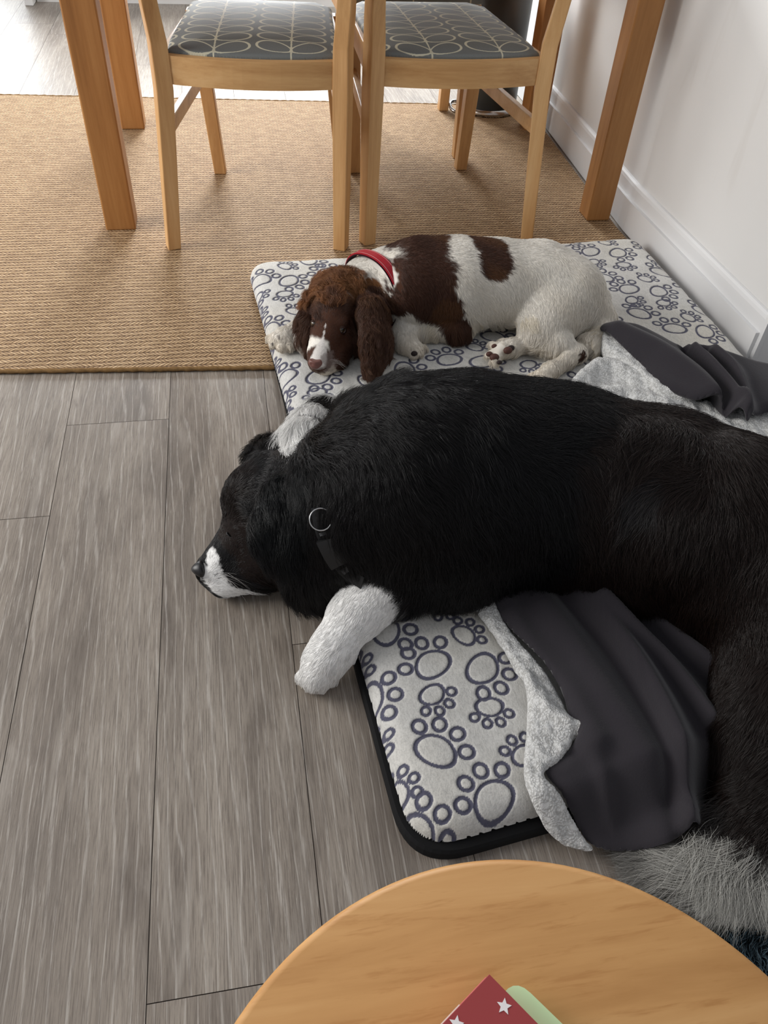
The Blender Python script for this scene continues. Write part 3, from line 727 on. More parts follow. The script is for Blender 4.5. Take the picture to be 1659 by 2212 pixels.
# upper part, behind the dog's back
su = [(1195, 850), (1225, 828), (1262, 790), (1292, 770), (1318, 768), (1330, 775), (1400, 812), (1470, 850), (1560, 850), (1600, 845), (1650, 840), (1720, 820), (1760, 930), (1700, 1010), (1500, 960), (1300, 900)]
def z_su(p, d):
    q = np.c_[p, np.zeros(len(p))]
    z = 0.082 + 0.003 * sn(q, 150, 2) + 0.0015 * sn(q, 330, 5)
    z += ridge(p, [(1235, 835), (1300, 785), (1380, 812), (1470, 850)], .09, 0.028, 0.020)
    z += ridge(p, [(1280, 850), (1350, 840), (1440, 870)], .09, 0.016, 0.012)
    return z
sheet('sherpa_lining', catmull(pxs(su, 0.095), 4), 0.0032, z_su, 0.016, M['sherpa'], bl, None, 0.014)
# the turned-up edge: thick roll, sherpa below, fleece over it
roll = [(1297, 705), (1298, 730), (1309, 752), (1328, 768), (1370, 797), (1416, 838), (1449, 851), (1482, 858), (1500, 850), (1450, 812), (1400, 770), (1340, 728), (1312, 708)]
def z_roll(p, d): q = np.c_[p, np.zeros(len(p))]; return 0.104 + 0.003 * sn(q, 170, 2)
sheet('sherpa_roll', catmull(pxs(roll, 0.100), 4), 0.0025, z_roll, 0.04, M['sherpa'], bl, None, 0.014)
fu = [(1299, 702), (1306, 691), (1330, 685), (1352, 684), (1385, 690), (1430, 712), (1478, 738), (1505, 731), (1545, 740), (1580, 748), (1640, 768), (1720, 790), (1740, 860), (1670, 872), (1632, 888), (1613, 905), (1590, 880), (1560, 862), (1510, 856),
      (1485, 846), (1449, 827), (1416, 800), (1389, 773), (1346, 741), (1316, 720)]
def z_fu(p, d):
    q = np.c_[p, np.zeros(len(p))]
    z = 0.112 + 0.004 * sn(q, 18, 2)
    z += ridge(p, [(1340, 705), (1420, 745), (1500, 800), (1560, 850)], .13, 0.032, 0.030)
    z += ridge(p, [(1500, 738), (1550, 790), (1600, 850), (1610, 890)], .13, 0.012, 0.026, 1.6)
    z -= ridge(p, [(1484, 745), (1530, 800), (1580, 870)], .12, 0.011, 0.042, 1.0)
    z += ridge(p, [(1545, 745), (1590, 790), (1625, 880)], .13, 0.018, 0.022, 0.6)
    z -= ridge(p, [(1525, 745), (1572, 800), (1600, 850)], .12, 0.008, 0.020, 1.0)
    return z
sheet('fleece_fold', catmull(pxs(fu, 0.118), 4), 0.0035, z_fu, 0.022, M['fleece'], bl, None, 0.018)

# ------------------------------------------------------------------ round side table, close to the camera
t = tag(empty('side_table', (0.1175, -0.0131, 0)), 'round pale bamboo side table in the foreground with a red booklet on it', 'table')
bm = bmesh.new(); R0 = 0.2131; lathe(bm, [(0, 0.430), (R0 - 0.006, 0.430), (R0 - 0.001, 0.434), (R0, 0.440), (R0 - 0.0005, 0.446), (R0 - 0.003, 0.4492), (R0 - 0.006, 0.450), (0, 0.450)], 0.1175, -0.0131, 128)
bm_obj('tabletop', bm, M['bamboo'], t, True)
for a in (100, 220, 340):
    c, s = math.cos(math.radians(a)), math.sin(math.radians(a)); bm = bmesh.new()
    tube(bm, [(0.1175 + c * 0.15, -0.0131 + s * 0.15, 0.001), (0.1175 + c * 0.10, -0.0131 + s * 0.10, 0.43)], [0.011, 0.016], 16); bm_obj('leg', bm, M['bamboo'], t, True)
def rot_rect(corner, d1, l1, d2, l2, rad=0.0, n=6):
    c = np.array(corner[:2]); q = np.array([c, c + d1 * l1, c + d1 * l1 + d2 * l2, c + d2 * l2]); return round_poly(q, rad, n) if rad > 0 else q
zt = 0.4745
c0 = P(1057, 2104, zt); dl = P(955, 2212, zt) - c0; dl = dl[:2] / np.linalg.norm(dl[:2]); dr = P(1163, 2212, zt)[:2] - c0[:2]; dr /= np.linalg.norm(dr)
rb = tag(empty('red_booklet', (c0[0], c0[1], 0.46)), 'red booklet with pale stars on the cover, top of the pile on the round table', 'book')
q = rot_rect(c0, dl, 0.15, dr, 0.105)
bm = bmesh.new(); prism(bm, q, 0.4722, zt); bm_obj('cover', bm, M['book_red'], rb, bevel=0.0003)
ins = rot_rect(c0 [:2] + dr * 0.001 + dl * 0.018, dl, 0.13, dr, 0.10)
q2 = rot_rect(c0[:2] - dr * 0.0012 + dl * 0.004, dl, 0.146, dr, 0.104)
bm = bmesh.new(); prism(bm, q2, 0.4622, 0.4632); prism(bm, rot_rect(c0[:2] - dr * 0.0006 + dl * 0.002, dl, 0.022, dr, 0.1), 0.4633, 0.4720); bm_obj('back_cover', bm, M['pink'], rb)
bm = bmesh.new(); prism(bm, rot_rect(c0[:2] - dr * 0.0009 + dl * 0.0245, dl, 0.12, dr, 0.1), 0.4633, 0.4720); bm_obj('pages', bm, M['paper'], rb)
bm = bmesh.new()
for (sx, sy) in ((1089, 2174), (986, 2212), (1150, 2262), (1040, 2290)):
    c = P(sx, sy, zt)[:2]; pts = []
    for k in range(10):
        rr = 0.0046 if k % 2 == 0 else 0.0021; a = math.pi * 2 * k / 10 + 1.2; pts.append((c[0] + rr * math.cos(a), c[1] + rr * math.sin(a)))
    prism(bm, pts, zt + 0.00005, zt + 0.00025)
bm_obj('star_print', bm, M['star'], rb)
c1 = P(1108, 2118, 0.4615)
mint_corner = P(1112, 2112, 0.4615); md = P(1215, 2212, 0.4615)[:2] - mint_corner[:2]; md /= np.linalg.norm(md); ml = np.array([-md[1], md[0]]); ml = ml if ml @ dl > 0 else -ml
mb = tag(empty('mint_booklet', (c1[0], c1[1], 0.4505)), 'mint green booklet with rounded corners sticking out from under the red booklet', 'book')
q = rot_rect(mint_corner, md, 0.13, ml, 0.10, 0.012)
bm = bmesh.new(); prism(bm, q, 0.4505, 0.4512); prism(bm, q, 0.4610, 0.4617); bm_obj('cover', bm, M['book_mint'], mb)
bm = bmesh.new(); prism(bm, rot_rect(mint_corner[:2] + md * 0.002 + ml * 0.002, md, 0.126, ml, 0.097, 0.011), 0.4513, 0.4609); bm_obj('pages', bm, M['book_mint'], mb)
# ------------------------------------------------------------------ implicit bodies
class Field:
    def __init__(s, lo, hi, h):
        s.lo = np.array(lo, float); s.h = h; s.n = (np.ceil((np.array(hi) - s.lo) / h).astype(int) + 1); s.v = np.full(s.n, 0.2)
    def region(s, a, b):
        i0 = np.maximum(((a - s.lo) / s.h).astype(int), 0); i1 = np.minimum(((b - s.lo) / s.h).astype(int) + 2, s.n)
        if (i1 <= i0).any(): return None, None
        ax = [s.lo[k] + s.h * np.arange(i0[k], i1[k]) for k in range(3)]
        G = np.stack(np.meshgrid(*ax, indexing='ij'), -1); return tuple(slice(i0[k], i1[k]) for k in range(3)), G
    def union(s, sl, d, k):
        a = s.v[sl]; hh = np.clip(0.5 + 0.5 * (a - d) / k, 0, 1); s.v[sl] = a * (1 - hh) + d * hh - k * hh * (1 - hh)
    def chain(s, pts, k=0.02, flat=1.0, nrm=None):
        """pts rows x,y,z,r; flat<1 thins the limb along nrm"""
        pts = np.array(pts, float); m = pts[:, 3].max() + 2 * k + 0.01
        for a, b in zip(pts[:-1], pts[1:]):
            lo = np.minimum(a[:3], b[:3]) - m; hi = np.maximum(a[:3], b[:3]) + m; sl, G = s.region(lo, hi)
            if sl is None: continue
            ab = b[:3] - a[:3]; t = np.clip(((G - a[:3]) @ ab) / max(ab @ ab, 1e-9), 0, 1)
            dv = G - (a[:3] + t[..., None] * ab)
            if nrm is not None:
                nn = np.array(nrm, float); nn /= np.linalg.norm(nn); c = dv @ nn; dv = dv + (c * (1 / flat - 1))[..., None] * nn
            d = np.linalg.norm(dv, axis=-1) - (a[3] + t * (b[3] - a[3]))
            if nrm is not None: d = d * (flat * 0.5 + 0.5)
            s.union(sl, d, k)
    def ell(s, c, rad, k=0.02, axes=None, sub=False):
        c = np.array(c, float); rad = np.array(rad, float); m = rad.max() + 2 * k + 0.01; sl, G = s.region(c - m, c + m)
        q = G - c
        if axes is not None: q = q @ np.array(axes, float).T
        k0 = np.linalg.norm(q / rad, axis=-1); k1 = np.linalg.norm(q / rad ** 2, axis=-1) + 1e-9; d = k0 * (k0 - 1) / k1
        if sub:
            a = s.v[sl]; d = -d; hh = np.clip(0.5 - 0.5 * (a - d) / k, 0, 1); s.v[sl] = a * (1 - hh) + d * hh + k * hh * (1 - hh)
        else: s.union(sl, d, k)
    def floor(s, fn):
        ax = [s.lo[k] + s.h * np.arange(s.n[k]) for k in range(3)]
        X, Y = np.meshgrid(ax[0], ax[1], indexing='ij'); z = fn(X, Y); s.v = np.maximum(s.v, z[..., None] - ax[2][None, None, :])
    def sample(s, p):
        q = (p - s.lo) / s.h; i = np.clip(q.astype(int), 0, s.n - 2); f = q - i; o = 0
        for dx in (0, 1):
            for dy in (0, 1):
                for dz in (0, 1):
                    w = (f[:, 0] if dx else 1 - f[:, 0]) * (f[:, 1] if dy else 1 - f[:, 1]) * (f[:, 2] if dz else 1 - f[:, 2]); o = o + w * s.v[i[:, 0] + dx, i[:, 1] + dy, i[:, 2] + dz]
        return o
    def hit(s, px, py, off=0.0):
        '''first point of the surface met by looking through a pixel'''
        r = ROT @ np.array([px - W / 2, -(py - H / 2), -F]); r = r / np.linalg.norm(r); t = np.arange(0.6, 2.3, 0.001); p = np.array([0, 0, 1.0]) + t[:, None] * r
        ok = ((p > s.lo + s.h) & (p < s.lo + (s.n - 2) * s.h)).all(1); v = np.full(len(t), 1.0); v[ok] = s.sample(p[ok]); i = np.argmax(v < 0)
        return p[i] - r * off if v[i] < 0 else P(px, py, 0.08)
    def mesh(s):
        v = s.v; nx, ny, nz = v.shape; ins = v < 0
        corner = np.zeros((nx - 1, ny - 1, nz - 1), np.int8)
        for dx in (0, 1):
            for dy in (0, 1):
                for dz in (0, 1): corner += ins[dx:nx - 1 + dx, dy:ny - 1 + dy, dz:nz - 1 + dz]
        act = (corner > 0) & (corner < 8); cells = np.argwhere(act); idx = -np.ones(act.shape, int); idx[act] = np.arange(len(cells))
        acc = np.zeros((len(cells), 3)); cnt = np.zeros(len(cells))
        cs = [(a, b, c) for a in (0, 1) for b in (0, 1) for c in (0, 1)]
        for i, a in enumerate(cs):
            for b in cs[i + 1:]:
                if sum(x != y for x, y in zip(a, b)) != 1: continue
                va = v[cells[:, 0] + a[0], cells[:, 1] + a[1], cells[:, 2] + a[2]]; vb = v[cells[:, 0] + b[0], cells[:, 1] + b[1], cells[:, 2] + b[2]]
                m = (va < 0) != (vb < 0); t = np.where(m, va / np.where(m, va - vb, 1), 0)
                pa = cells + np.array(a); acc[m] += (pa + t[:, None] * (np.array(b) - np.array(a)))[m]; cnt += m
        P3 = s.lo + s.h * acc / cnt[:, None]; faces = []
        for ax in range(3):
            u, w = (ax + 1) % 3, (ax + 2) % 3; sa = [slice(None)] * 3; sb = [slice(None)] * 3; sa[ax] = slice(0, -1); sb[ax] = slice(1, None)
            ch = ins[tuple(sa)] != ins[tuple(sb)]; e = np.argwhere(ch)
            e = e[(e[:, u] > 0) & (e[:, w] > 0) & (e[:, u] < v.shape[u] - 1) & (e[:, w] < v.shape[w] - 1)]
            flip = ins[tuple(sa)][tuple(e.T)]
            def cell(du, dw): c = e.copy(); c[:, u] += du; c[:, w] += dw; return idx[tuple(c.T)]
            q = np.stack([cell(-1, -1), cell(0, -1), cell(0, 0), cell(-1, 0)], 1); q[~flip] = q[~flip][:, ::-1]; faces.append(q)
        return P3, np.concatenate(faces)
    def normals(s, p):
        e = s.h * 0.8; n = np.stack([s.sample(p + np.eye(3)[k] * e) - s.sample(p - np.eye(3)[k] * e) for k in range(3)], 1); return n / (np.linalg.norm(n, axis=1, keepdims=True) + 1e-9)

def unit(a): return a / (np.linalg.norm(a, axis=-1, keepdims=True) + 1e-9)
def flow_from(anchors):
    """anchors: (point, direction) pairs -> smooth direction field"""
    A = np.array([a for a, b in anchors]); D = unit(np.array([b for a, b in anchors], float))
    def f(p):
        d2 = ((p[:, None, :] - A[None]) ** 2).sum(-1); w = 1 / (d2 + 0.0004) ** 1.6; return unit((w[..., None] * D[None]).sum(1))
    return f
def scatter(v, f, n, rs):
    t = np.r_[f[:, [0, 1, 2]], f[:, [0, 2, 3]]]; a, b, c = v[t[:, 0]], v[t[:, 1]], v[t[:, 2]]
    ar = np.linalg.norm(np.cross(b - a, c - a), axis=1); i = rs.choice(len(t), n, p=ar / ar.sum())
    u, w = rs.random(n), rs.random(n); m = u + w > 1; u[m], w[m] = 1 - u[m], 1 - w[m]
    return a[i] + u[:, None] * (b - a)[i] + w[:, None] * (c - a)[i]
def make_fur(name, mat, parent, roots, nrm, flow, length, lift, color, rad=0.00035, k=7, zfloor=None, clump=0.55, wave=0.0, seed=1, grav=0.15, guide=18, jit=0.25, tipcol=None):
    rs = np.random.default_rng(seed); n = len(roots)
    tan = flow - (flow * nrm).sum(1, keepdims=True) * nrm; tan = unit(tan)
    # locks: low-frequency swirl of the direction
    side = np.cross(nrm, tan); sw = 0.38 * sn(roots, 55, 3) + 0.25 * sn(roots, 140, 7); tan = unit(tan + side * (sw + rs.normal(0, jit * 0.5, n))[:, None])
    length = length * rs.uniform(0.72, 1.12, n); seg = (length / (k - 1))[:, None]
    pts = np.zeros((n, k, 3)); p = roots.copy(); pts[:, 0] = p
    l = (lift * rs.uniform(0.6, 1.4, n))[:, None]; ph = rs.uniform(0, 6.28, n) * 0.35 + sn(roots, 70, 5) * 5
    for i in range(1, k):
        t = i / (k - 1); d = tan * (1 - 0.3 * l) + nrm * (l * (1 - 1.25 * t)) + np.array([0, 0, -1.0]) * grav * t
        if wave is not 0: d = d + side * (np.asarray(wave).reshape(-1, 1) * np.cos(ph + t * 9.0)[:, None]) + nrm * (np.asarray(wave).reshape(-1, 1) * 0.6 * np.sin(ph * 1.3 + t * 8.0)[:, None])
        d = d + rs.normal(0, 0.05, (n, 3)); p = p + unit(d) * seg
        if zfloor is not None: zf = zfloor(p); p[:, 2] = np.maximum(p[:, 2], zf)
        pts[:, i] = p
    # clumping towards guide hairs
    if clump > 0:
        gi = np.arange(0, n, guide); kd = kdtree.KDTree(len(gi))
        for j, i in enumerate(gi): kd.insert(roots[i], j)
        kd.balance(); near = np.array([gi[kd.find(r)[1]] for r in roots])
        tt = (np.linspace(0, 1, k) ** 1.3)[None, :, None] * clump
        tt = tt * np.clip(1 - np.linalg.norm(roots - roots[near], axis=1) / 0.02, 0, 1)[:, None, None]
        pts = pts * (1 - tt) + pts[near] * tt
    hc = bpy.data.hair_curves.new(name); hc.add_curves([k] * n)
    hc.attributes['position'].data.foreach_set('vector', pts.astype(np.float32).ravel()) if 'position' in hc.attributes else hc.position_data.foreach_set('vector', pts.astype(np.float32).ravel())
    ra = hc.attributes.get('radius') or hc.attributes.new('radius', 'FLOAT', 'POINT')
    prof = np.linspace(1, 0.15, k) ** 0.8; R = (np.asarray(rad).reshape(-1, 1) * prof[None]) if np.ndim(rad) else np.tile(rad * prof, (n, 1))
    ra.data.foreach_set('value', R.astype(np.float32).ravel())
    ca = hc.attributes.new('coat', 'FLOAT_COLOR', 'POINT')
    col = np.repeat(color[:, None, :], k, 1) * rs.uniform(0.75, 1.2, (n, 1, 1))
    if tipcol is not None: tw = np.linspace(0, 1, k)[None, :, None]; col = col * (1 - tw) + tipcol[:, None, :] * tw
    ca.data.foreach_set('color', np.concatenate([col, np.ones((n, k, 1))], -1).astype(np.float32).ravel())
    hc.materials.append(mat)
    o = bpy.data.objects.new(name, hc); COL.objects.link(o); setpar(o, parent); return o
def A(px, py, z, qx, qy, qz=None, up=0.0):
    """flow anchor from one place to another"""
    a = P(px, py, z); b = P(qx, qy, z if qz is None else qz); return (a, b - a + np.array([0, 0, up]))
def C(px, py, z, r): return [*P(px, py, z), r]

def inside_quad(X, Y): # on the bed cushion
    p = np.c_[np.ravel(X), np.ravel(Y)]; d, _ = poly_sd(p, round_poly(bedq, 0.065)); return d.reshape(np.shape(X))
def ground(X, Y):
    d = inside_quad(X, Y); return np.where(d > 0, 0.0605 - 0.02 * (1 - np.clip(d / 0.02, 0, 1)), 0.003)

# ================================================================== SPANIEL
spz = lambda p: np.where(p[:, 0] > 0, 0.0605, 0.0605)
sp = empty('spaniel', tuple(P(1000, 700, 0.06))); tag(sp, 'brown and white spaniel in a red collar, curled on the bed and looking up', 'dog')
fS = Field((0.03, 1.22, 0.045), (0.93, 1.78, 0.32), 0.0036)
fS.chain([C(842, 610, .150, .068), C(900, 612, .160, .092), C(985, 612, .160, .094), C(1070, 612, .155, .090), C(1160, 615, .150, .090), C(1225, 642, .140, .082)], 0.03)
fS.chain([C(842, 610, .150, .066), C(800, 615, .145, .058), C(755, 640, .140, .050)], 0.03)                        # neck
fS.chain([C(945, 650, .120, .072), C(975, 690, .095, .040), C(985, 715, .082, .028)], 0.025)                       # shoulder to elbow
fS.chain([C(985, 712, .085, .028), C(950, 700, .090, .034), C(905, 702, .085, .032), C(872, 722, .080, .024), C(880, 745, .076, .020), C(898, 757, .074, .018)], 0.018)   # forearm and paw turned under
for dx, dy in ((893, 768), (907, 764), (915, 752)): fS.chain([C(895, 752, .074, .012), C(dx, dy, .070, .0085)], 0.006)
fS.chain([C(760, 690, .095, .035), C(690, 700, .082, .026), C(648, 716, .080, .022), C(615, 730, .079, .019), C(600, 735, .077, .018)], 0.018)      # other foreleg
for dx, dy in ((583, 732), (590, 745), (607, 751), (625, 748)): fS.chain([C(605, 732, .078, .013), C(dx, dy, .073, .0095)], 0.006)
# haunch, shank, hind foot
fS.chain([C(1215, 640, .135, .084), C(1185, 690, .115, .060), C(1160, 725, .098, .036)], 0.03)
fS.chain([C(1160, 722, .098, .036), C(1205, 745, .088, .028), C(1250, 765, .078, .016)], 0.018)
fS.chain([C(1250, 765, .078, .015), C(1225, 780, .076, .0155), C(1190, 800, .074, .0165), C(1172, 812, .072, .017)], 0.012)
for dx, dy in ((1150, 812), (1155, 821), (1170, 826), (1186, 824)): fS.chain([C(1175, 812, .072, .012), C(dx, dy, .069, .008)], 0.006)
fS.chain([C(1185, 725, .080, .022), C(1140, 742, .078, .018), C(1105, 752, .078, .019), C(1085, 757, .078, .020)], 0.014)                          # other hind foot, sole to the viewer
for dx, dy in ((1055, 768), (1062, 745), (1085, 738), (1068, 781)): fS.chain([C(1082, 757, .080, .013), C(dx, dy, .078, .0085)], 0.006)
fS.chain([C(1285, 655, .118, .036), C(1306, 690, .095, .024), C(1300, 722, .083, .022), C(1275, 745, .078, .021), C(1250, 757, .075, .014)], 0.015)   # tail
# head
fS.chain([C(728, 640, .148, .050), C(722, 668, .138, .048)], 0.02)
fS.chain([C(716, 690, .130, .043), C(706, 728, .112, .032), C(694, 762, .096, .0265), C(688, 782, .088, .0225)], 0.014)
fS.chain([C(740, 735, .092, .032), C(722, 775, .078, .024), C(705, 795, .072, .016)], 0.014)                         # flews and chin
fS.ell(P(690, 690, .142), (.014, .014, .010), 0.010); fS.ell(P(735, 697, .140), (.015, .014, .010), 0.010)              # brows
fS.ell(P(675, 700, .128), (.0095, .0095, .008), 0.006, sub=True); fS.ell(P(737, 713, .124), (.0105, .010, .0085), 0.006, sub=True)
rt = unit(P(800, 640, .15) - P(680, 640, .15))
fS.chain([C(782, 632, .160, .024), C(806, 680, .140, .038), C(812, 735, .115, .042), C(806, 775, .092, .030)], 0.012, 0.5, rt + np.array([0, -.5, .3]))
fS.chain([C(672, 650, .142, .018), C(660, 690, .120, .024), C(660, 722, .100, .022), C(664, 745, .086, .014)], 0.010, 0.55, -rt + np.array([0, -.4, .2]))
fS.floor(lambda X, Y: np.full(X.shape, 0.0612))
vS, qS = fS.mesh(); nS = fS.normals(vS)

LIV = np.array([0.062, 0.025, 0.014]); TAN = np.array([0.20, 0.085, 0.030]); WHT = np.array([0.84, 0.80, 0.73]); CRM = np.array([0.60, 0.50, 0.36])
def blobs(p, L, sc=70, amt=0.16):
    w = np.zeros(len(p)); nz = sn(p, sc, 1) * amt + sn(p, sc * 3, 4) * amt * 0.5
    for (c, r) in L: d = np.linalg.norm(p - c, axis=1) / r; w = np.maximum(w, 1 - smooth01(0.93, 1.07, d + nz))
    return w
brown_b = [(P(893, 548, .215), .066), (P(915, 560, .215), .066), (P(928, 610, .20), .064), (P(905, 620, .20), .060), (P(870, 600, .19), .048), (P(945, 655, .165), .052), (P(966, 690, .135), .040), (P(990, 712, .105), .034), (P(992, 728, .085), .026),
           (P(838, 540, .19), .042), (P(868, 528, .22), .05), (P(862, 655, .15), .028), (P(900, 505, .235), .055), (P(925, 512, .235), .030)]
spot_b = [(P(1052, 545, .235), .043), (P(1060, 572, .225), .042), (P(1035, 585, .21), .030), (P(1030, 530, .24), .030), (P(1034, 548, .232), .036), (P(1128, 517, .235), .014), (P(1140, 510, .23), .012), (P(1112, 512, .238), .007)]
freck = [(P(1218, 565, .2), .006), (P(1255, 590, .19), .007), (P(1232, 600, .19), .004), (P(1195, 548, .2), .004), (P(1262, 780, .078), .012), (P(1258, 765, .085), .010), (P(905, 690, .12), .006), (P(935, 695, .12), .007), (P(925, 680, .125), .005), (P(890, 700, .115), .005), (P(1300, 655, .12), .008)]
headc = P(735, 690, .13)
def coatS(p):
    dh = np.linalg.norm((p - P(740, 690, .12)) * np.array([1, 1, 1]), axis=1)
    neck = smooth01(P(790, 600, .15)[0] - 0.02, P(790, 600, .15)[0] + 0.0, p[:, 0] - 0.30 * (p[:, 1] - P(790, 600, .15)[1]) + 0.1 * sn(p, 90, 2) * 0.1)
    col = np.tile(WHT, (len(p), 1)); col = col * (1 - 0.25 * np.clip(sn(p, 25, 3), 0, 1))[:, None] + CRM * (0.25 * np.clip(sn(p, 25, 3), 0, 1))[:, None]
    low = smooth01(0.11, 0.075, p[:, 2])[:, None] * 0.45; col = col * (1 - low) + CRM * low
    b = blobs(p, brown_b); s2 = blobs(p, spot_b, 90, 0.10); fr = blobs(p, freck, 60, 0.1)
    # warm brown edging on the lower half of the saddle
    wt = np.clip(smooth01(0.2, 0.9, sn(p, 30, 6)) * 0.6 + blobs(p, [(P(965, 665, .15), .032), (P(958, 560, .22), .03)]) * 0.5, 0, 1)[:, None]
    br = LIV * (1 - wt) + TAN * 0.7 * wt; w = np.maximum(np.maximum(b, s2), fr)[:, None]; col = col * (1 - w) + br * w
    # head and ears
    hd = [(P(728, 640, .148), .060), (P(718, 680, .135), .058), (P(712, 725, .112), .046), (P(735, 760, .092), .042), (P(785, 640, .155), .044), (P(808, 690, .135), .060), (P(812, 740, .110), .060), (P(806, 785, .09), .05), (P(665, 660, .14), .038), (P(660, 700, .115), .042), (P(662, 740, .09), .032), (P(690, 775, .092), .030), (P(678, 693, .146), .032), (P(735, 700, .14), .035)]
    h = blobs(p, hd, 90, 0.05)
    legm = ((p[:, 2] < 0.105) & (p[:, 0] < P(648, 716, .08)[0])) | ((p[:, 0] > P(862, 716, .08)[0] - 0.01))
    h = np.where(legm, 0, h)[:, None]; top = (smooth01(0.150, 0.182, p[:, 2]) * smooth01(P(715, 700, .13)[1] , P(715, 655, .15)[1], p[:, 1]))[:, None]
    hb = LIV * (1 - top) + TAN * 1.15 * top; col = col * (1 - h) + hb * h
    # blaze down the muzzle and the roan nose bridge
    a, bq = fS.hit(704, 700), fS.hit(690, 768); ab = bq - a; t = np.clip(((p - a) @ ab) / (ab @ ab), 0, 1.15); d = np.linalg.norm(p - (a + t[:, None] * ab), axis=1)
    wd = 0.0014 + 0.025 * np.clip(t - 0.40, 0, 1) ** 1.0
    bz = (1 - smooth01(0.85, 1.15, d / wd + 0.15 * sn(p, 150, 3)))
    on = smooth01(0.006, -0.002, np.abs(p[:, 0] - (a + t[:, None] * ab)[:, 0]) - wd * 1.1)
    m = np.maximum(bz, 0) * (p[:, 2] > 0.085); col = col * (1 - m[:, None]) + np.array([.72, .68, .64]) * m[:, None]
    ml = blobs(p, [(fS.hit(712, 785), .020)], 160, 0.3)[:, None] * 0.6; col = col * (1 - ml) + np.array([.25, .2, .18]) * ml
    # paw undersides
    pw = blobs(p, [(P(615, 742, .068), .020), (P(598, 746, .068), .014), (P(900, 764, .066), .016)], 200, 0.4)[:, None] * 0.55; col = col * (1 - pw) + np.array([.09, .06, .045]) * pw
    wn = blobs(p, [(P(803, 545, .175), .020), (P(798, 562, .18), .022)], 90, 0.2)[:, None]; col = col * (1 - wn) + WHT * wn
    return col

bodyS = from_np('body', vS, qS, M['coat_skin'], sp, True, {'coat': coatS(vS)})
flS = flow_from([A(690, 780, .09, 705, 725, .11), A(705, 720, .12, 715, 670, .14), A(716, 670, .15, 722, 610, .17), A(735, 610, .17, 790, 600, .16), A(690, 625, .165, 665, 640, .15),
                 A(790, 640, .16, 810, 720, .11), A(812, 700, .13, 815, 790, .07), A(812, 770, .09, 815, 810, .065), A(665, 660, .14, 655, 740, .08), A(660, 720, .10, 660, 760, .07),
                 A(740, 740, .10, 770, 760, .09), A(800, 570, .18, 860, 545, .2), A(830, 640, .15, 880, 650, .14), A(900, 520, .23, 960, 510, .23), A(900, 600, .21, 960, 640, .17), A(940, 650, .16, 985, 700, .10),
                 A(985, 720, .09, 990, 745, .06), A(950, 690, .12, 900, 705, .09), A(890, 710, .10, 900, 745, .075), A(1050, 540, .24, 1110, 550, .23), A(1050, 620, .2, 1100, 660, .15), A(1040, 680, .12, 1080, 710, .08),
                 A(1150, 560, .22, 1220, 590, .19), A(1230, 600, .18, 1290, 680, .1), A(1200, 650, .16, 1215, 720, .12), A(1160, 690, .13, 1180, 760, .085), A(1130, 700, .10, 1160, 750, .08), A(1230, 740, .1, 1255, 765, .08),
                 A(1240, 770, .08, 1190, 800, .075), A(1150, 742, .08, 1080, 757, .08), A(1305, 680, .1, 1295, 730, .08), A(1290, 730, .08, 1250, 757, .07), A(690, 700, .085, 600, 735, .075)])
rs = np.random.default_rng(3); ro = scatter(vS, qS, 210000, rs); nn = fS.normals(ro)
ro = ro[nn[:, 2] > -0.75]; nn = fS.normals(ro)
ear = blobs(ro, [(P(806, 690, .14), .050), (P(812, 735, .115), .052), (P(808, 780, .09), .045), (P(660, 700, .115), .030), (P(662, 740, .09), .026)], 60, 0.0)
ear = ear * (ro[:, 0] < P(862, 716, .08)[0])
tuft = blobs(ro, [(P(722, 612, .18), .040), (P(690, 625, .17), .030), (P(755, 622, .17), .030)], 60, 0)
muz = blobs(ro, [(P(690, 775, .095), .042), (P(710, 735, .11), .040), (P(718, 700, .13), .036)], 60, 0) * (1 - ear)
feath = blobs(ro, [(P(1165, 715, .10), .040), (P(1190, 745, .09), .03), (P(1275, 745, .075), .03), (P(1010, 700, .10), .04), (P(1080, 690, .09), .04), (P(985, 728, .08), .025), (P(920, 720, .08), .025)], 60, 0)
feet = blobs(ro, [(P(1085, 757, .078), .034), (P(600, 737, .075), .030), (P(1180, 812, .072), .03), (P(895, 757, .072), .028)], 60, 0)
eyes = blobs(ro, [(fS.hit(676, 698), .0095), (fS.hit(736, 712), .0108)], 60, 0)
Ln = 0.015 + 0.034 * ear + 0.020 * tuft + 0.018 * feath; Ln = Ln * (1 - 0.72 * muz) * (1 - 0.45 * feet) * (1 - 0.7 * eyes)
padz = blobs(ro, [(P(1067, 762, .084), .018), (P(1078, 752, .09), .012)], 60, 0)
nosem = blobs(ro, [(fS.hit(681, 785), .014)], 60, 0)
# keep the collar band clear
CC = P(808, 622, .145); AX = unit(np.array([-.2, -.12, -.03])); cu = unit(np.cross(AX, [0, 0, 1])); cw = unit(np.cross(cu, AX))
ca_ = (ro - CC) @ AX; keep = (np.abs(ca_) > 0.009) | (np.linalg.norm(ro - CC, axis=1) > 0.11) | (ro[:, 0] < CC[0] - .05)
keep &= (padz < .5) & (nosem < .5) & (eyes < .9)
ro, nn, Ln, ear, tuft, muz, feath, ca_ = [q[keep] for q in (ro, nn, Ln, ear, tuft, muz, feath, ca_)]
ncl = (np.abs(ca_) < 0.02) & (np.linalg.norm(ro - CC, axis=1) < 0.11); Ln = np.where(ncl, np.minimum(Ln, 0.008), Ln)
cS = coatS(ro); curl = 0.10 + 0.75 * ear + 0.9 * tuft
tip = cS * 1.0; tw = (ear * 0.45)[:, None]; tip = tip * (1 - tw) + TAN * 0.6 * tw
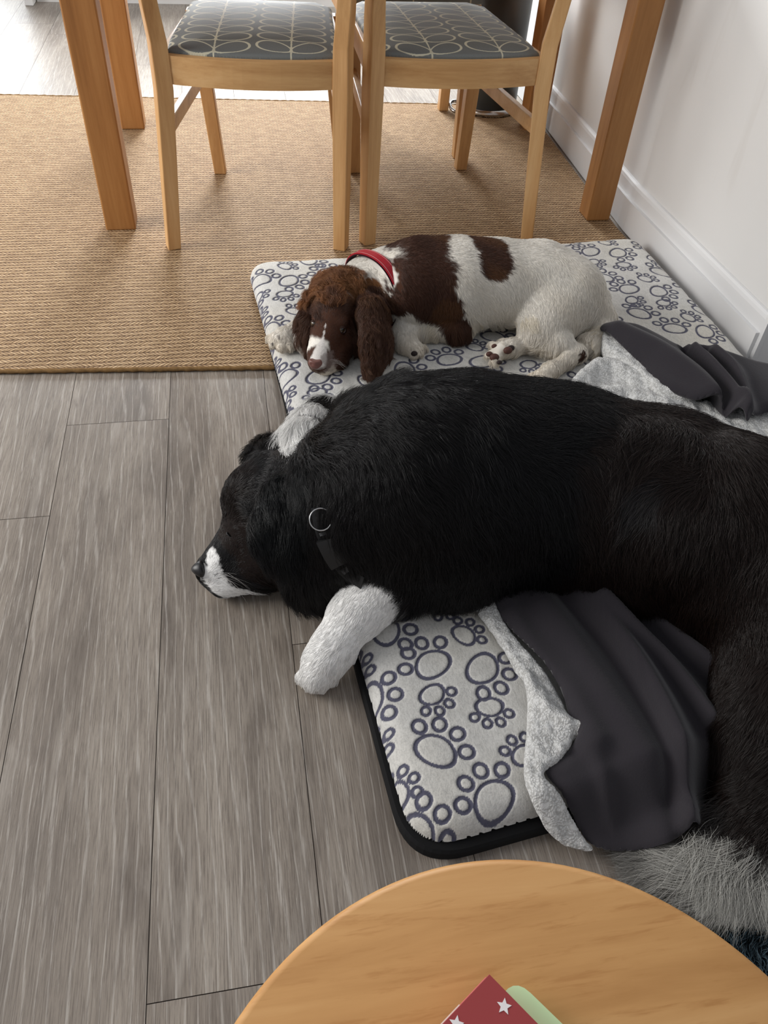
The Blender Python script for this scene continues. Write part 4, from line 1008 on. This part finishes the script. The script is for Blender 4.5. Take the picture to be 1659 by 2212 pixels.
make_fur('fur', M['coat_hair'], sp, ro, nn, flS(ro), Ln, 0.36 + 0.45 * tuft - 0.24 * muz + 0.10 * ear, cS, rad=0.00027, zfloor=lambda p: np.full(len(p), 0.0625), clump=0.78, wave=curl, seed=4, grav=0.25, guide=16, tipcol=tip)
# tousled topknot and long wavy ear locks
rs = np.random.default_rng(31); r2 = scatter(vS, qS, 200000, rs); n2 = fS.normals(r2)
w2 = blobs(r2, [(P(722, 608, .18), .038), (P(690, 622, .17), .030), (P(755, 615, .17), .030), (P(720, 645, .18), .022), (P(662, 645, .15), .02)], 60, 0); m = (w2 > .4) & (n2[:, 2] > -.2); r2, n2 = r2[m][:11000], n2[m][:11000]
sw = np.stack([sn(r2, 45, 1), sn(r2, 45, 4), 0.5 + 0 * r2[:, 0]], 1)
tc = TAN * np.array([1.6, 1.55, 1.5]); mixc = np.clip(0.5 + 0.6 * sn(r2, 80, 2), 0, 1)[:, None]
make_fur('topknot', M['coat_hair'], sp, r2, n2, unit(flS(r2) + 1.3 * sw), np.full(len(r2), .038), np.full(len(r2), .95), LIV * 1.6 * (1 - mixc) + tc * mixc, rad=0.00028, clump=0.85, wave=0.55, seed=14, grav=0.35, guide=55)
r2 = scatter(vS, qS, 400000, rs); n2 = fS.normals(r2); w2 = blobs(r2, [(P(800, 650, .155), .034), (P(806, 690, .14), .050), (P(812, 735, .115), .052), (P(808, 780, .09), .045), (P(660, 700, .115), .028), (P(662, 740, .09), .026)], 60, 0) * (r2[:, 0] < P(862, 716, .08)[0])
m = (w2 > .4) & (n2[:, 2] > -.3); r2, n2 = r2[m][:24000], n2[m][:24000]; mixc = np.clip(0.1 + 0.55 * sn(r2, 60, 2), 0, .7)[:, None]
make_fur('ear_locks', M['coat_hair'], sp, r2, n2, flS(r2), np.full(len(r2), .046), np.full(len(r2), .34), LIV * 1.15 * (1 - mixc) + TAN * .55 * mixc, rad=0.00028, zfloor=lambda p: np.full(len(p), 0.0625), clump=0.93, wave=0.55, seed=15, grav=0.5, guide=70)
r2 = scatter(vS, qS, 300000, rs); n2 = fS.normals(r2); w2 = blobs(r2, [(P(1165, 705, .11), .045), (P(1195, 735, .09), .03), (P(1290, 735, .08), .035), (P(1010, 700, .10), .03), (P(1070, 680, .10), .04), (P(925, 715, .09), .025), (P(1110, 690, .1), .03)], 60, 0)
m = (w2 > .5) & (n2[:, 2] > -.5); r2, n2 = r2[m][:14000], n2[m][:14000]
make_fur('feathering', M['coat_hair'], sp, r2, n2, flS(r2), np.full(len(r2), .036), np.full(len(r2), .28), coatS(r2) * np.array([1.0, .97, .9]), rad=0.00026, zfloor=lambda p: np.full(len(p), 0.0625), clump=0.88, wave=0.35, seed=16, grav=0.5, guide=60)
# nose, eyes, pads
bm = bmesh.new(); bmesh.ops.create_uvsphere(bm, u_segments=28, v_segments=18, radius=1.0)
nc = fS.hit(681, 785, 0.000)
for v in bm.verts:
    x, y, z = v.co; x = math.copysign(abs(x) ** 0.8, x); x *= 1 - 0.35 * max(0, -z); z = min(z, 0.62 + 0.1 * abs(x)); v.co = Vector((x * 0.0145, y * 0.0105, z * 0.0120))
for sgn in (-1, 1):
    for v in bm.verts:
        d = (v.co - Vector((sgn * 0.0068, -0.0095, 0.001))).length
        if d < 0.0042: v.co.y += 0.0035 * (1 - d / 0.0042)
bmesh.ops.transform(bm, matrix=Matrix.Translation(Vector(nc)) @ Matrix.Rotation(-0.25, 4, 'Z') @ Matrix.Rotation(-0.2, 4, 'X'), verts=bm.verts)
bm_obj('nose', bm, M['nose_liver'], sp, True)
for (px, py, z, rr, gx) in ((679, 699, .130, .0080, (6, -2)), (736, 712, .1265, .0104, (9, -3))):
    c = fS.hit(px, py, -rr * 0.80); e = ball('eye', c, rr, M['eye_white' if px > 700 else 'eye_iris'], sp)
    look = unit(np.array([0, 0, 1.0]) - c) + rt * (0.48 if px > 700 else 0.12) + np.array([0, 0, 0.10]); look = look / np.linalg.norm(look)
    ball('iris', c + look * rr * 0.20, rr * 0.86, M['eye_iris'], e); ball('pupil', c + look * rr * 0.72, rr * 0.42, M['pupil'], e)
    fw = unit(np.array([0, 0, 1.0]) - c); U = unit(np.array([0, 0, 1.0]) - fw * fw[2]); bm = bmesh.new(); bmesh.ops.create_uvsphere(bm, u_segments=40, v_segments=28, radius=rr * 1.13)
    bmesh.ops.delete(bm, geom=[v for v in bm.verts if (-0.42 < Vector(U).dot(v.co.normalized()) + 0.12 * Vector(rt).dot(v.co.normalized()) < 0.22) and Vector(fw).dot(v.co) > -0.3 * rr], context='VERTS')
    bmesh.ops.translate(bm, vec=Vector(c), verts=bm.verts); bm_obj('eyelid', bm, M['lid'], e, True)
for (px, py, z, rr, mm) in ((1068, 772, .0865, .0105, 'pad'), (1057, 765, .084, .0075, 'pad'), (1068, 748, .090, .0065, 'pad'), (1084, 741, .089, .0070, 'pad_dark'), (1097, 757, .093, .0100, 'pad'), (1104, 752, .092, .008, 'pad_dark'), (1079, 783, .082, .006, 'pad_dark'),
                          (590, 744, .077, .0060, 'pad_dark'), (606, 749, .076, .0065, 'pad_dark'), (624, 746, .077, .0060, 'pad_dark'), (895, 764, .077, .0075, 'pad_dark'), (1172, 822, .077, .0075, 'pad_dark')):
    ball('paw_pad', P(px, py, z), rr, M[mm], sp, (1, 0.75, 0.8))
# red collar
def girth(fld, c, cu, cw, n=72, ax=None):
    out = []
    for i in range(n):
        a = 2 * math.pi * i / n; e = cu * math.cos(a) + cw * math.sin(a); r = np.arange(0.02, 0.14, 0.001); best = 0.03
        for o in (-0.01, 0, 0.01):
            v = fld.sample(np.array(c) + AX * o + r[:, None] * e); k = np.argmax(v > 0); best = max(best, r[k] if v[k] > 0 else 0.0)
        out.append(min(best, 0.088))
    out = np.array(out)
    for _ in range(6): out = np.maximum(out, (np.roll(out, 1) + np.roll(out, -1)) / 2)
    for _ in range(14): out = (np.roll(out, 1) + out + np.roll(out, -1)) / 3
    return out + 0.002
def band(name, rad_u, rad_w, width, thick, mat, parent, c, cu, cw, ax, a0=0.0, a1=2 * math.pi, off=0.0, n=72, dec=0.0):
    bm = bmesh.new(); rows = []; closed = abs(a1 - a0 - 2 * math.pi) < 1e-6; c = np.array(c)
    for i in range(n if closed else n + 1):
        a = a0 + (a1 - a0) * i / n; e = cu * math.cos(a) + cw * math.sin(a); rn = e
        e = e * (gS[int(round(a / (2 * math.pi) * 72)) % 72] + rad_u) / max(np.linalg.norm(e), 1e-9) if np.linalg.norm(e) > 0 else e; mid = c + e + ax * off; rows.append([bm.verts.new(Vector(mid + ax * (s * width / 2) + rn * t)) for s, t in ((-1, 0), (-1, thick), (1, thick), (1, 0))])
    m = len(rows)
    for i in range(m if closed else m - 1):
        r0, r1 = rows[i], rows[(i + 1) % m]
        for k in range(4): bm.faces.new((r0[k], r0[(k + 1) % 4], r1[(k + 1) % 4], r1[k]))
    if not closed: bm.faces.new(rows[0]); bm.faces.new(rows[-1][::-1])
    return bm_obj(name, bm, mat, parent, False)
gS = girth(fS, CC, cu, cw); RU, RW = 0.004, 0.004
col = band('collar', RU, RW, 0.021, 0.0028, M['red_web'], sp, CC, cu, cw, AX)
band('lining', RU - 0.002, RW - 0.002, 0.026, 0.0018, M['dark_web'], col, CC, cu, cw, AX)
for s in (-1, 1): band('stitching', RU + 0.0029, RW + 0.0029, 0.0009, 0.0003, M['stitch'], col, CC, cu, cw, AX, off=s * 0.0078)
band('keeper', RU + 0.003, RW + 0.003, 0.008, 0.003, M['red_web'], col, CC, cu, cw, AX, math.radians(-195), math.radians(-182) )
# ================================================================== BLACK DOG
bd = empty('black_dog', tuple(P(1150, 1080, 0.06))); tag(bd, 'large black dog with white muzzle and white paws, asleep with its head on the floor', 'dog')
fB = Field((-0.15, 0.14, -0.004), (1.12, 1.26, 0.42), 0.0062)
fB.chain([C(790, 1080, .170, .114), C(890, 1052, .190, .150), C(1010, 1040, .190, .156), (C(1180, 1048, .183, .148)), C(1400, 1098, .175, .144), C(1600, 1172, .165, .143), C(1760, 1300, .15, .15)], 0.05)
fB.chain([C(795, 938, .20, .060), C(860, 960, .20, .08)], 0.03)
fB.chain([C(592, 1005, .12, .050), C(640, 1040, .12, .055)], 0.03)
fB.chain([C(850, 985, .18, .085), C(880, 990, .19, .10)], 0.04)
fB.chain([C(790, 1085, .165, .105), C(700, 1108, .135, .086), C(625, 1092, .115, .074)], 0.035)
fB.chain([C(900, 1165, .13, .095), C(990, 1195, .115, .080)], 0.04)                                            # near shoulder, elbow
fB.chain([C(690, 1215, .085, .066), C(760, 1180, .10, .080)], 0.04)                                            # throat ruff
# head
fB.chain([C(612, 1080, .125, .073), C(578, 1080, .122, .068)], 0.03)
fB.ell(P(549, 1092, .118), (.041, .046, .040), 0.03)
fB.chain([C(565, 1140, .090, .056), C(527, 1172, .072, .042), C(492, 1204, .056, .031), C(466, 1226, .046, .025), C(451, 1233, .043, .020)], 0.018)
fB.chain([C(618, 1180, .075, .062), C(548, 1225, .044, .036), C(500, 1254, .028, .022), C(482, 1262, .024, .0175)], 0.022)
fB.chain([C(462, 1240, .038, .021), C(478, 1258, .028, .019)], 0.012)
fB.ell(P(511, 1126, .116), (.016, .02, .014), 0.012)
en = np.array([-0.2, -0.75, 0.65])
fB.chain([C(645, 1020, .195, .026), C(622, 1085, .190, .046), C(600, 1150, .168, .046), C(588, 1192, .148, .024)], 0.005, 0.34, en)
fB.chain([C(622, 990, .140, .024), C(608, 964, .130, .011)], 0.015)
# forelegs
fB.chain([C(870, 1232, .115, .056), C(812, 1285, .092, .041), C(765, 1335, .075, .036), C(722, 1398, .056, .030), C(698, 1432, .044, .029)], 0.022)
fB.chain([C(698, 1432, .044, .030), C(684, 1458, .034, .025)], 0.01)
for dx, dy in ((657, 1462), (672, 1477), (695, 1477), (715, 1463)): fB.chain([C(690, 1446, .036, .016), C(dx, dy, .018, .0125)], 0.003)
fB.chain([C(765, 905, .10, .036), C(705, 895, .130, .029), C(675, 918, .155, .031), C(656, 948, .172, .032), C(649, 982, .178, .023)], 0.012)
# haunch
fB.chain([C(1540, 1110, .215, .118), C(1440, 1130, .205, .098), C(1385, 1170, .170, .078), C(1365, 1235, .130, .060)], 0.018)
fB.chain([C(1540, 1150, .190, .118), C(1570, 1230, .15, .10), C(1640, 1310, .12, .09)], 0.03)
fB.chain([C(1720, 1250, .16, .13), C(1740, 1400, .12, .115), C(1715, 1560, .095, .095), C(1700, 1680, .075, .075), C(1660, 1760, .055, .050)], 0.04)
fB.chain([C(1660, 1760, .055, .045), C(1610, 1850, .040, .034), C(1550, 1890, .030, .026), C(1480, 1885, .024, .018), C(1430, 1870, .020, .010)], 0.03)   # tail
fB.floor(lambda X, Y: np.where(inside_quad(X, Y) > 0, 0.064, 0.0035))
vB, qB = fB.mesh(); nB = fB.normals(vB)
BLK = np.array([0.0036, 0.0038, 0.0046]); BRN = np.array([0.0120, 0.0066, 0.0050]); WH2 = np.array([0.86, 0.85, 0.83]); GRY = np.array([0.30, 0.29, 0.26])
legB = [(P(810, 1290, .10), .055), (P(760, 1335, .08), .052), (P(715, 1400, .06), .052), (P(690, 1440, .04), .055), (P(672, 1470, .02), .05), (P(850, 1290, .09), .03)]
farB = [(P(690, 905, .13), .034), (P(675, 918, .155), .040), (P(656, 948, .172), .043), (P(649, 984, .178), .034), (P(720, 893, .11), .045), (P(742, 885, .10), .030)]
muzB = [(fB.hit(456, 1196), .009), (fB.hit(458, 1212), .013), (fB.hit(456, 1232), .018), (fB.hit(460, 1250), .019), (fB.hit(472, 1268), .018), (fB.hit(486, 1278), .016), (fB.hit(506, 1280), .012), (fB.hit(522, 1280), .010), (P(462, 1262, .012), .018), (P(480, 1278, .008), .018)]
def coatB(p):
    w = (0.5 + 0.5 * sn(p, 9, 2)) * 0.5; hip = blobs(p, [(P(1500, 1120, .22), .20), (P(1640, 1500, .1), .22), (P(545, 1080, .12), .055), (P(545, 1150, .09), .05), (P(570, 1210, .08), .04), (P(1640, 1760, .06), .12)], 20, 0.2)
    w = np.clip(w * 0.5 + 0.75 * hip, 0, 1)[:, None]; c = BLK * (1 - w) + BRN * w
    l = blobs(p, legB, 60, 0.06)[:, None]; c = c * (1 - l) + WH2 * l
    l = blobs(p, farB, 60, 0.06)[:, None]; c = c * (1 - l) + WH2 * l
    l = blobs(p, [(fB.hit(1388, 1068), .026), (fB.hit(1410, 1055), .02)], 60, 0.3)[:, None] * .8; c = c * (1 - l) + np.array([.020, .019, .020]) * l  # thigh highlight where the fur parts, put into the coat colour as grey
    l = blobs(p, [(fB.hit(620, 1080), .045), (fB.hit(600, 1140), .04), (fB.hit(645, 1030), .03)], 60, 0.1)[:, None]; c = c * (1 - l) + np.array([.0036, .0042, .0048]) * l
    l = blobs(p, muzB, 110, 0.10)[:, None]; c = c * (1 - l) + WH2 * l
    l = blobs(p, [(fB.hit(443, 1217), .0055), (fB.hit(462, 1243), .0016), (fB.hit(470, 1250), .0014)], 300, 0.1)[:, None]; c = c * (1 - l) + BLK * l
    tl = blobs(p, [(P(1560, 1870, .03), .058), (P(1620, 1890, .03), .055), (P(1480, 1880, .03), .055), (P(1420, 1870, .02), .05)], 60, 0.1)[:, None]; c = c * (1 - tl) + np.array([.40, .39, .36]) * tl
    return c
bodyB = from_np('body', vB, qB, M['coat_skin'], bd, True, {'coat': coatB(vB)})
flB = flow_from([A(440, 1235, .05, 500, 1190, .07), A(490, 1190, .09, 510, 1130, .11), A(485, 1110, .14, 540, 1010, .17), A(530, 1100, .14, 600, 1130, .15), A(540, 1040, .16, 620, 980, .16), A(640, 1030, .18, 610, 1100, .17), A(610, 1100, .17, 585, 1210, .11),
                 A(560, 1180, .1, 620, 1230, .07), A(600, 1240, .06, 680, 1290, .03), A(690, 1200, .12, 740, 1280, .06), A(500, 1265, .03, 560, 1270, .02), A(680, 1080, .2, 700, 1180, .16), A(700, 980, .2, 720, 1060, .2),
                 A(760, 1080, .26, 790, 1180, .2), A(770, 900, .24, 820, 860, .25), A(760, 960, .26, 850, 930, .28), A(850, 1060, .31, 930, 1170, .22), A(900, 850, .28, 990, 840, .28), A(900, 950, .33, 990, 1000, .34), A(880, 1180, .2, 900, 1290, .08), A(960, 1250, .12, 980, 1310, .05),
                 A(1030, 1000, .33, 1100, 1120, .27), A(1100, 850, .28, 1250, 850, .27), A(1100, 1150, .22, 1110, 1270, .1), A(1200, 950, .33, 1330, 960, .33), A(1230, 1080, .28, 1290, 1180, .2), A(1230, 1220, .15, 1260, 1300, .06), A(1400, 900, .28, 1560, 920, .27),
                 A(1500, 1000, .33, 1420, 1010, .31), A(1560, 1000, .33, 1640, 1100, .3), A(1400, 1020, .29, 1330, 1080, .26), A(1440, 1100, .29, 1400, 1220, .2), A(1500, 1160, .3, 1540, 1300, .2), A(1370, 1240, .15, 1390, 1340, .07), A(1620, 1300, .22, 1640, 1450, .17), A(1640, 1500, .18, 1600, 1650, .1),
                 A(1640, 1680, .1, 1560, 1790, .05), A(1620, 1780, .08, 1560, 1880, .04), A(1560, 1870, .05, 1470, 1910, .02), A(1480, 1880, .04, 1380, 1870, .01), A(830, 1270, .13, 760, 1340, .10), A(760, 1340, .1, 710, 1410, .08), A(700, 1420, .07, 665, 1480, .02), A(700, 905, .12, 650, 960, .11), A(658, 945, .18, 652, 1030, .16), A(690, 900, .15, 660, 950, .17)])
rs = np.random.default_rng(9)
ro = scatter(vB, qB, 420000, rs); ro = ro[(ro[:, 0] < 0.98) & (ro[:, 2] > 0.006)]; nn = fB.normals(ro); m = nn[:, 2] > -0.6; ro, nn = ro[m], nn[m]
# thin out what the body itself hides from every side (base) is left; lengths by region
def bl_(L, s=60): return blobs(ro, L, s, 0.0)
leg = bl_(legB); face = bl_([(P(470, 1220, .05), .062), (P(520, 1190, .08), .052), (P(440, 1240, .04), .05)]); head = bl_([(P(560, 1080, .13), .11)])
ruff = bl_([(P(720, 1180, .13), .10), (P(820, 1000, .25), .13), (P(900, 1200, .15), .09), (P(780, 900, .22), .09)]); farp = bl_(farB)
tail = bl_([(P(1480, 1880, .03), .09), (P(1560, 1870, .03), .08), (P(1640, 1800, .05), .09), (P(1640, 1650, .09), .10)]); flank = bl_([(P(1010, 1200, .11), .09), (P(1250, 1230, .1), .12), (P(1400, 1250, .12), .12)])
L = 0.034 + 0.024 * ruff + 0.012 * flank + 0.040 * tail; L = np.where(head > .3, np.minimum(L, 0.019), L); L = np.where(leg > .3, 0.013, L); L = np.where(face > .3, 0.009 + 0.006 * (1 - face), L); L = np.where(farp > .3, 0.026, L)
NB = fB.hit(433, 1229); dn = np.linalg.norm(ro - NB, axis=1); keep = dn > 0.014; EB = fB.hit(497, 1154); keep &= (np.linalg.norm(ro - EB, axis=1) > 0.0035)
ro, nn, L, leg, face, tail, ruff, head = [q[keep] for q in (ro, nn, L, leg, face, tail, ruff, head)]
lift = 0.30 + 0.12 * ruff - 0.22 * face - 0.1 * (leg > .3) - 0.06 * head
zB = lambda p: np.where((p[:, 0] > 0.01 + (1.885 - p[:, 1]) * 0.09) & (p[:, 1] > 0.37 + (p[:, 0] - .15) * .13), 0.064, 0.003)
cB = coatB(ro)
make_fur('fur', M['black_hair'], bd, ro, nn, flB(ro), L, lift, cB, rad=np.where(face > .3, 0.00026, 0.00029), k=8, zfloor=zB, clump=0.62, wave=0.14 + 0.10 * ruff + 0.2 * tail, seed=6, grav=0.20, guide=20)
# longer outer locks over ruff, shoulders and flank
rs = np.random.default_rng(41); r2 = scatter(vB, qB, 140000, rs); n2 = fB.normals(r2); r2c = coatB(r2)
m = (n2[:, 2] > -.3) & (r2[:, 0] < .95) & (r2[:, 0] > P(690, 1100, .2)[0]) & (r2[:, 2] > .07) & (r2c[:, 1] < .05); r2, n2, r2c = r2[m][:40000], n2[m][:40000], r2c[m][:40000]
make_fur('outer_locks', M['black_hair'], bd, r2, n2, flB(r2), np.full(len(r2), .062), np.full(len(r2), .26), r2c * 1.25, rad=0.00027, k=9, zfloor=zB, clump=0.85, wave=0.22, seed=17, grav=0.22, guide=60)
r2 = scatter(vB, qB, 200000, rs); n2 = fB.normals(r2); w2 = blobs(r2, farB, 60, 0); m = (w2 > .4) & (n2[:, 2] > -.3); r2, n2 = r2[m][:2500], n2[m][:2500]
make_fur('paw_feathering', M['coat_hair'], bd, r2, n2, flB(r2), np.full(len(r2), .055), np.full(len(r2), .3), np.tile(WH2, (len(r2), 1)), rad=0.0003, k=8, zfloor=zB, clump=0.85, wave=0.3, seed=18, grav=0.4, guide=50)
# a few whiskers
def whiskers(spots, dirs, ln, par, seed):
    r = np.array([p for p in spots]); make_fur('whiskers', M['coat_hair'], par, r, np.tile([0, -.3, .95], (len(r), 1)), np.array(dirs), np.full(len(r), ln), np.full(len(r), .35), np.tile([.6, .58, .55], (len(r), 1)), rad=0.00015, k=7, clump=0, seed=seed, grav=.3)
whiskers([fB.hit(468 + 3 * i, 1238 + 4 * (i % 4), .001) for i in range(9)], [P(540, 1262 + 6 * i, .03) - P(470, 1240, .05) for i in range(9)], .052, bd, 51)
whiskers([fS.hit(712 + 3 * i, 778 + 3 * (i % 3), .001) for i in range(7)], [P(760, 800 + 5 * i, .06) - P(715, 775, .09) for i in range(7)], .030, sp, 52)
# long pale plume of the tail spread over the floor
def plume(n, specs, name, parent, mat, seed, rad=0.00021, k=10):
    rs = np.random.default_rng(seed); R, N, Fl, Ls, Cc = [], [], [], [], []
    for (p0, p1, dirp, L, spread, col, w) in specs:
        m = int(n * w); t = rs.random(m)[:, None]; a, b = P(*p0), P(*p1); r = a + (b - a) * t + rs.normal(0, 1, (m, 3)) * np.array([.013, .013, .006]); d = P(*dirp[1]) - P(*dirp[0]); d = unit(d)
        f = d + rs.normal(0, spread, (m, 3)) * np.array([1, 1, 0.2]); R.append(r); N.append(np.tile([0, 0, 1.0], (m, 1))); Fl.append(unit(f)); Ls.append(np.full(m, L)); Cc.append(np.tile(col, (m, 1)) * rs.uniform(.6, 1.15, (m, 1)))
    R, N, Fl, Ls, Cc = map(np.concatenate, (R, N, Fl, Ls, Cc)); R[:, 2] = np.maximum(R[:, 2], 0.006)
    return make_fur(name, mat, parent, R, N, Fl, Ls, np.full(len(R), .28), Cc, rad=rad, k=k, zfloor=lambda p: np.full(len(p), 0.004), clump=0.85, wave=0.10, seed=seed, grav=0.5, guide=45)
pw = np.array([.52, .51, .47]); gy = np.array([.26, .25, .23]); dk = np.array([.035, .03, .028])
plume(42000, [((1640, 1840, .06), (1540, 1840, .05), ((1580, 1850, .05), (1560, 1940, .01)), .070, .25, pw, .30), ((1700, 1850, .06), (1620, 1850, .05), ((1640, 1850, .05), (1690, 1940, .01)), .075, .25, pw, .26),
              ((1580, 1860, .035), (1470, 1870, .02), ((1500, 1860, .03), (1390, 1915, .01)), .080, .22, gy * 1.1, .26), ((1500, 1855, .02), (1420, 1850, .015), ((1450, 1845, .02), (1350, 1862, .01)), .06, .30, gy * .8, .10),
              ((1680, 1740, .08), (1570, 1790, .05), ((1660, 1700, .08), (1560, 1830, .02)), .065, .25, dk, .2)], 'tail_plume', bd, M['coat_hair'], 12)
# nose, eye, mouth line
bm = bmesh.new(); bmesh.ops.create_uvsphere(bm, u_segments=28, v_segments=18, radius=1.0)
for v in bm.verts: x, y, z = v.co; x2 = x * (1.25 if x < 0 else .8); w_ = 1 - 0.35 * max(0, -x); v.co = Vector((x2 * 0.0115, y * w_ * 0.0145, (z * w_ + .12 * -x) * 0.0125))
bmesh.ops.transform(bm, matrix=Matrix.Translation(Vector(fB.hit(436, 1229, -.004) + np.array([-.002, 0, 0]))), verts=bm.verts); bm_obj('nose', bm, M['nose_black'], bd, True)
ball('eye', fB.hit(497, 1154, -.002), 0.0048, M['pupil'], bd, (1.3, 1.2, .28), Matrix.Rotation(.5, 3, 'Y'))
for i, (a, b) in enumerate((((700, 1470), (698, 1482)), ((655, 1476), (652, 1488)), ((712, 1466), (716, 1474)))):
    bm = bmesh.new(); tube(bm, [P(*a, .014), P(*b, .006)], [.0035, .0015], 8); bm_obj('claw', bm, M['cream'], bd, True)
# black collar with buckle and ring: seen as a short run between the ruff and the neck
pts = catmull([fB.hit(690, 1095, .010), fB.hit(698, 1140, .010), fB.hit(714, 1180, .010), fB.hit(735, 1215, .010), fB.hit(760, 1240, .010), fB.hit(785, 1258, .008)], 6, False)
def ribbon(name, pts, width, thick, mat, parent, lift=0.0):
    bm = bmesh.new(); rows = []; c = P(740, 1090, .13)
    for i, p in enumerate(pts):
        d = unit(pts[min(i + 1, len(pts) - 1)] - pts[max(i - 1, 0)]); rn = unit((p - c) - ((p - c) @ d) * d); s = np.cross(d, rn); q = p + rn * lift
        rows.append([bm.verts.new(Vector(q + s * (k * width / 2) + rn * t)) for k, t in ((-1, 0), (-1, thick), (1, thick), (1, 0))])
    for r0, r1 in zip(rows[:-1], rows[1:]):
        for k in range(4): bm.faces.new((r0[k], r0[(k + 1) % 4], r1[(k + 1) % 4], r1[k]))
    bm.faces.new(rows[0]); bm.faces.new(rows[-1][::-1]); return bm_obj(name, bm, mat, parent)
cl = ribbon('collar', pts, 0.024, 0.003, M['black_web'], bd, 0.0)
ribbon('buckle', pts[9:19], 0.028, 0.008, M['rubber'], cl, 0.002)
ribbon('reflective_strip', pts[7:9], 0.014, 0.001, M['grey_web'], cl, 0.0032); ribbon('reflective_strip', pts[20:23], 0.014, 0.001, M['grey_web'], cl, 0.0032)
rc = fB.hit(693, 1122, .022); cv = unit(np.array([0, 0, 1.0]) - rc); e1 = unit(np.cross(cv, [0.3, .2, 1])); e2 = np.cross(cv, e1)
bm = bmesh.new(); tube(bm, [Vector(rc + 0.0155 * (e1 * math.cos(a) + e2 * math.sin(a))) for a in np.linspace(0, 2 * math.pi, 40, endpoint=False)], 0.0011, 8, True); bm_obj('ring', bm, M['steel'], cl, True)

# ------------------------------------------------------------------ dark shaggy rug in the near right corner
sr = tag(empty('shaggy_rug', (0.62, 0.10, 0)), 'dark blue-green shaggy rug on the floor beside the round table, under the tail', 'rug')
q = [P(1540, 1960, 0)[:2], P(1700, 1925, 0)[:2], (0.95, 0.19), (0.95, -0.30), (0.37, -0.30), (0.37, 0.10), P(1500, 2010, 0)[:2]]
q = [(0.455, 0.232), (1.2, 0.285), (1.2, -0.5), (0.42, -0.5)]
bm = bmesh.new(); prism(bm, q, 0.001, 0.008); bm_obj('backing', bm, M['bin_grey'], sr)
rs = np.random.default_rng(21); n = 26000; lo, hi = np.array([0.43, -0.20]), np.array([0.95, 0.285]); p = lo + (hi - lo) * rs.random((n, 2)); d, _ = poly_sd(p, q); p = p[d > 0.004]; n = len(p)
R = np.c_[p, np.full(n, .008)]; a = sn(R, 18, 3) * 2.5 + 3.9; Fl = np.c_[np.cos(a), np.sin(a), np.zeros(n)]
c = np.array([.028, .046, .058]) * rs.uniform(.6, 1.9, (n, 1))
make_fur('pile', M['coat_hair'], sr, R, np.tile([0, 0, 1.0], (n, 1)), Fl, np.full(n, .05), np.full(n, 1.5), c, rad=0.0006, k=6, zfloor=lambda p: np.full(len(p), .009), clump=.7, wave=.3, seed=22, grav=.8, guide=12)['kind'] = 'stuff'
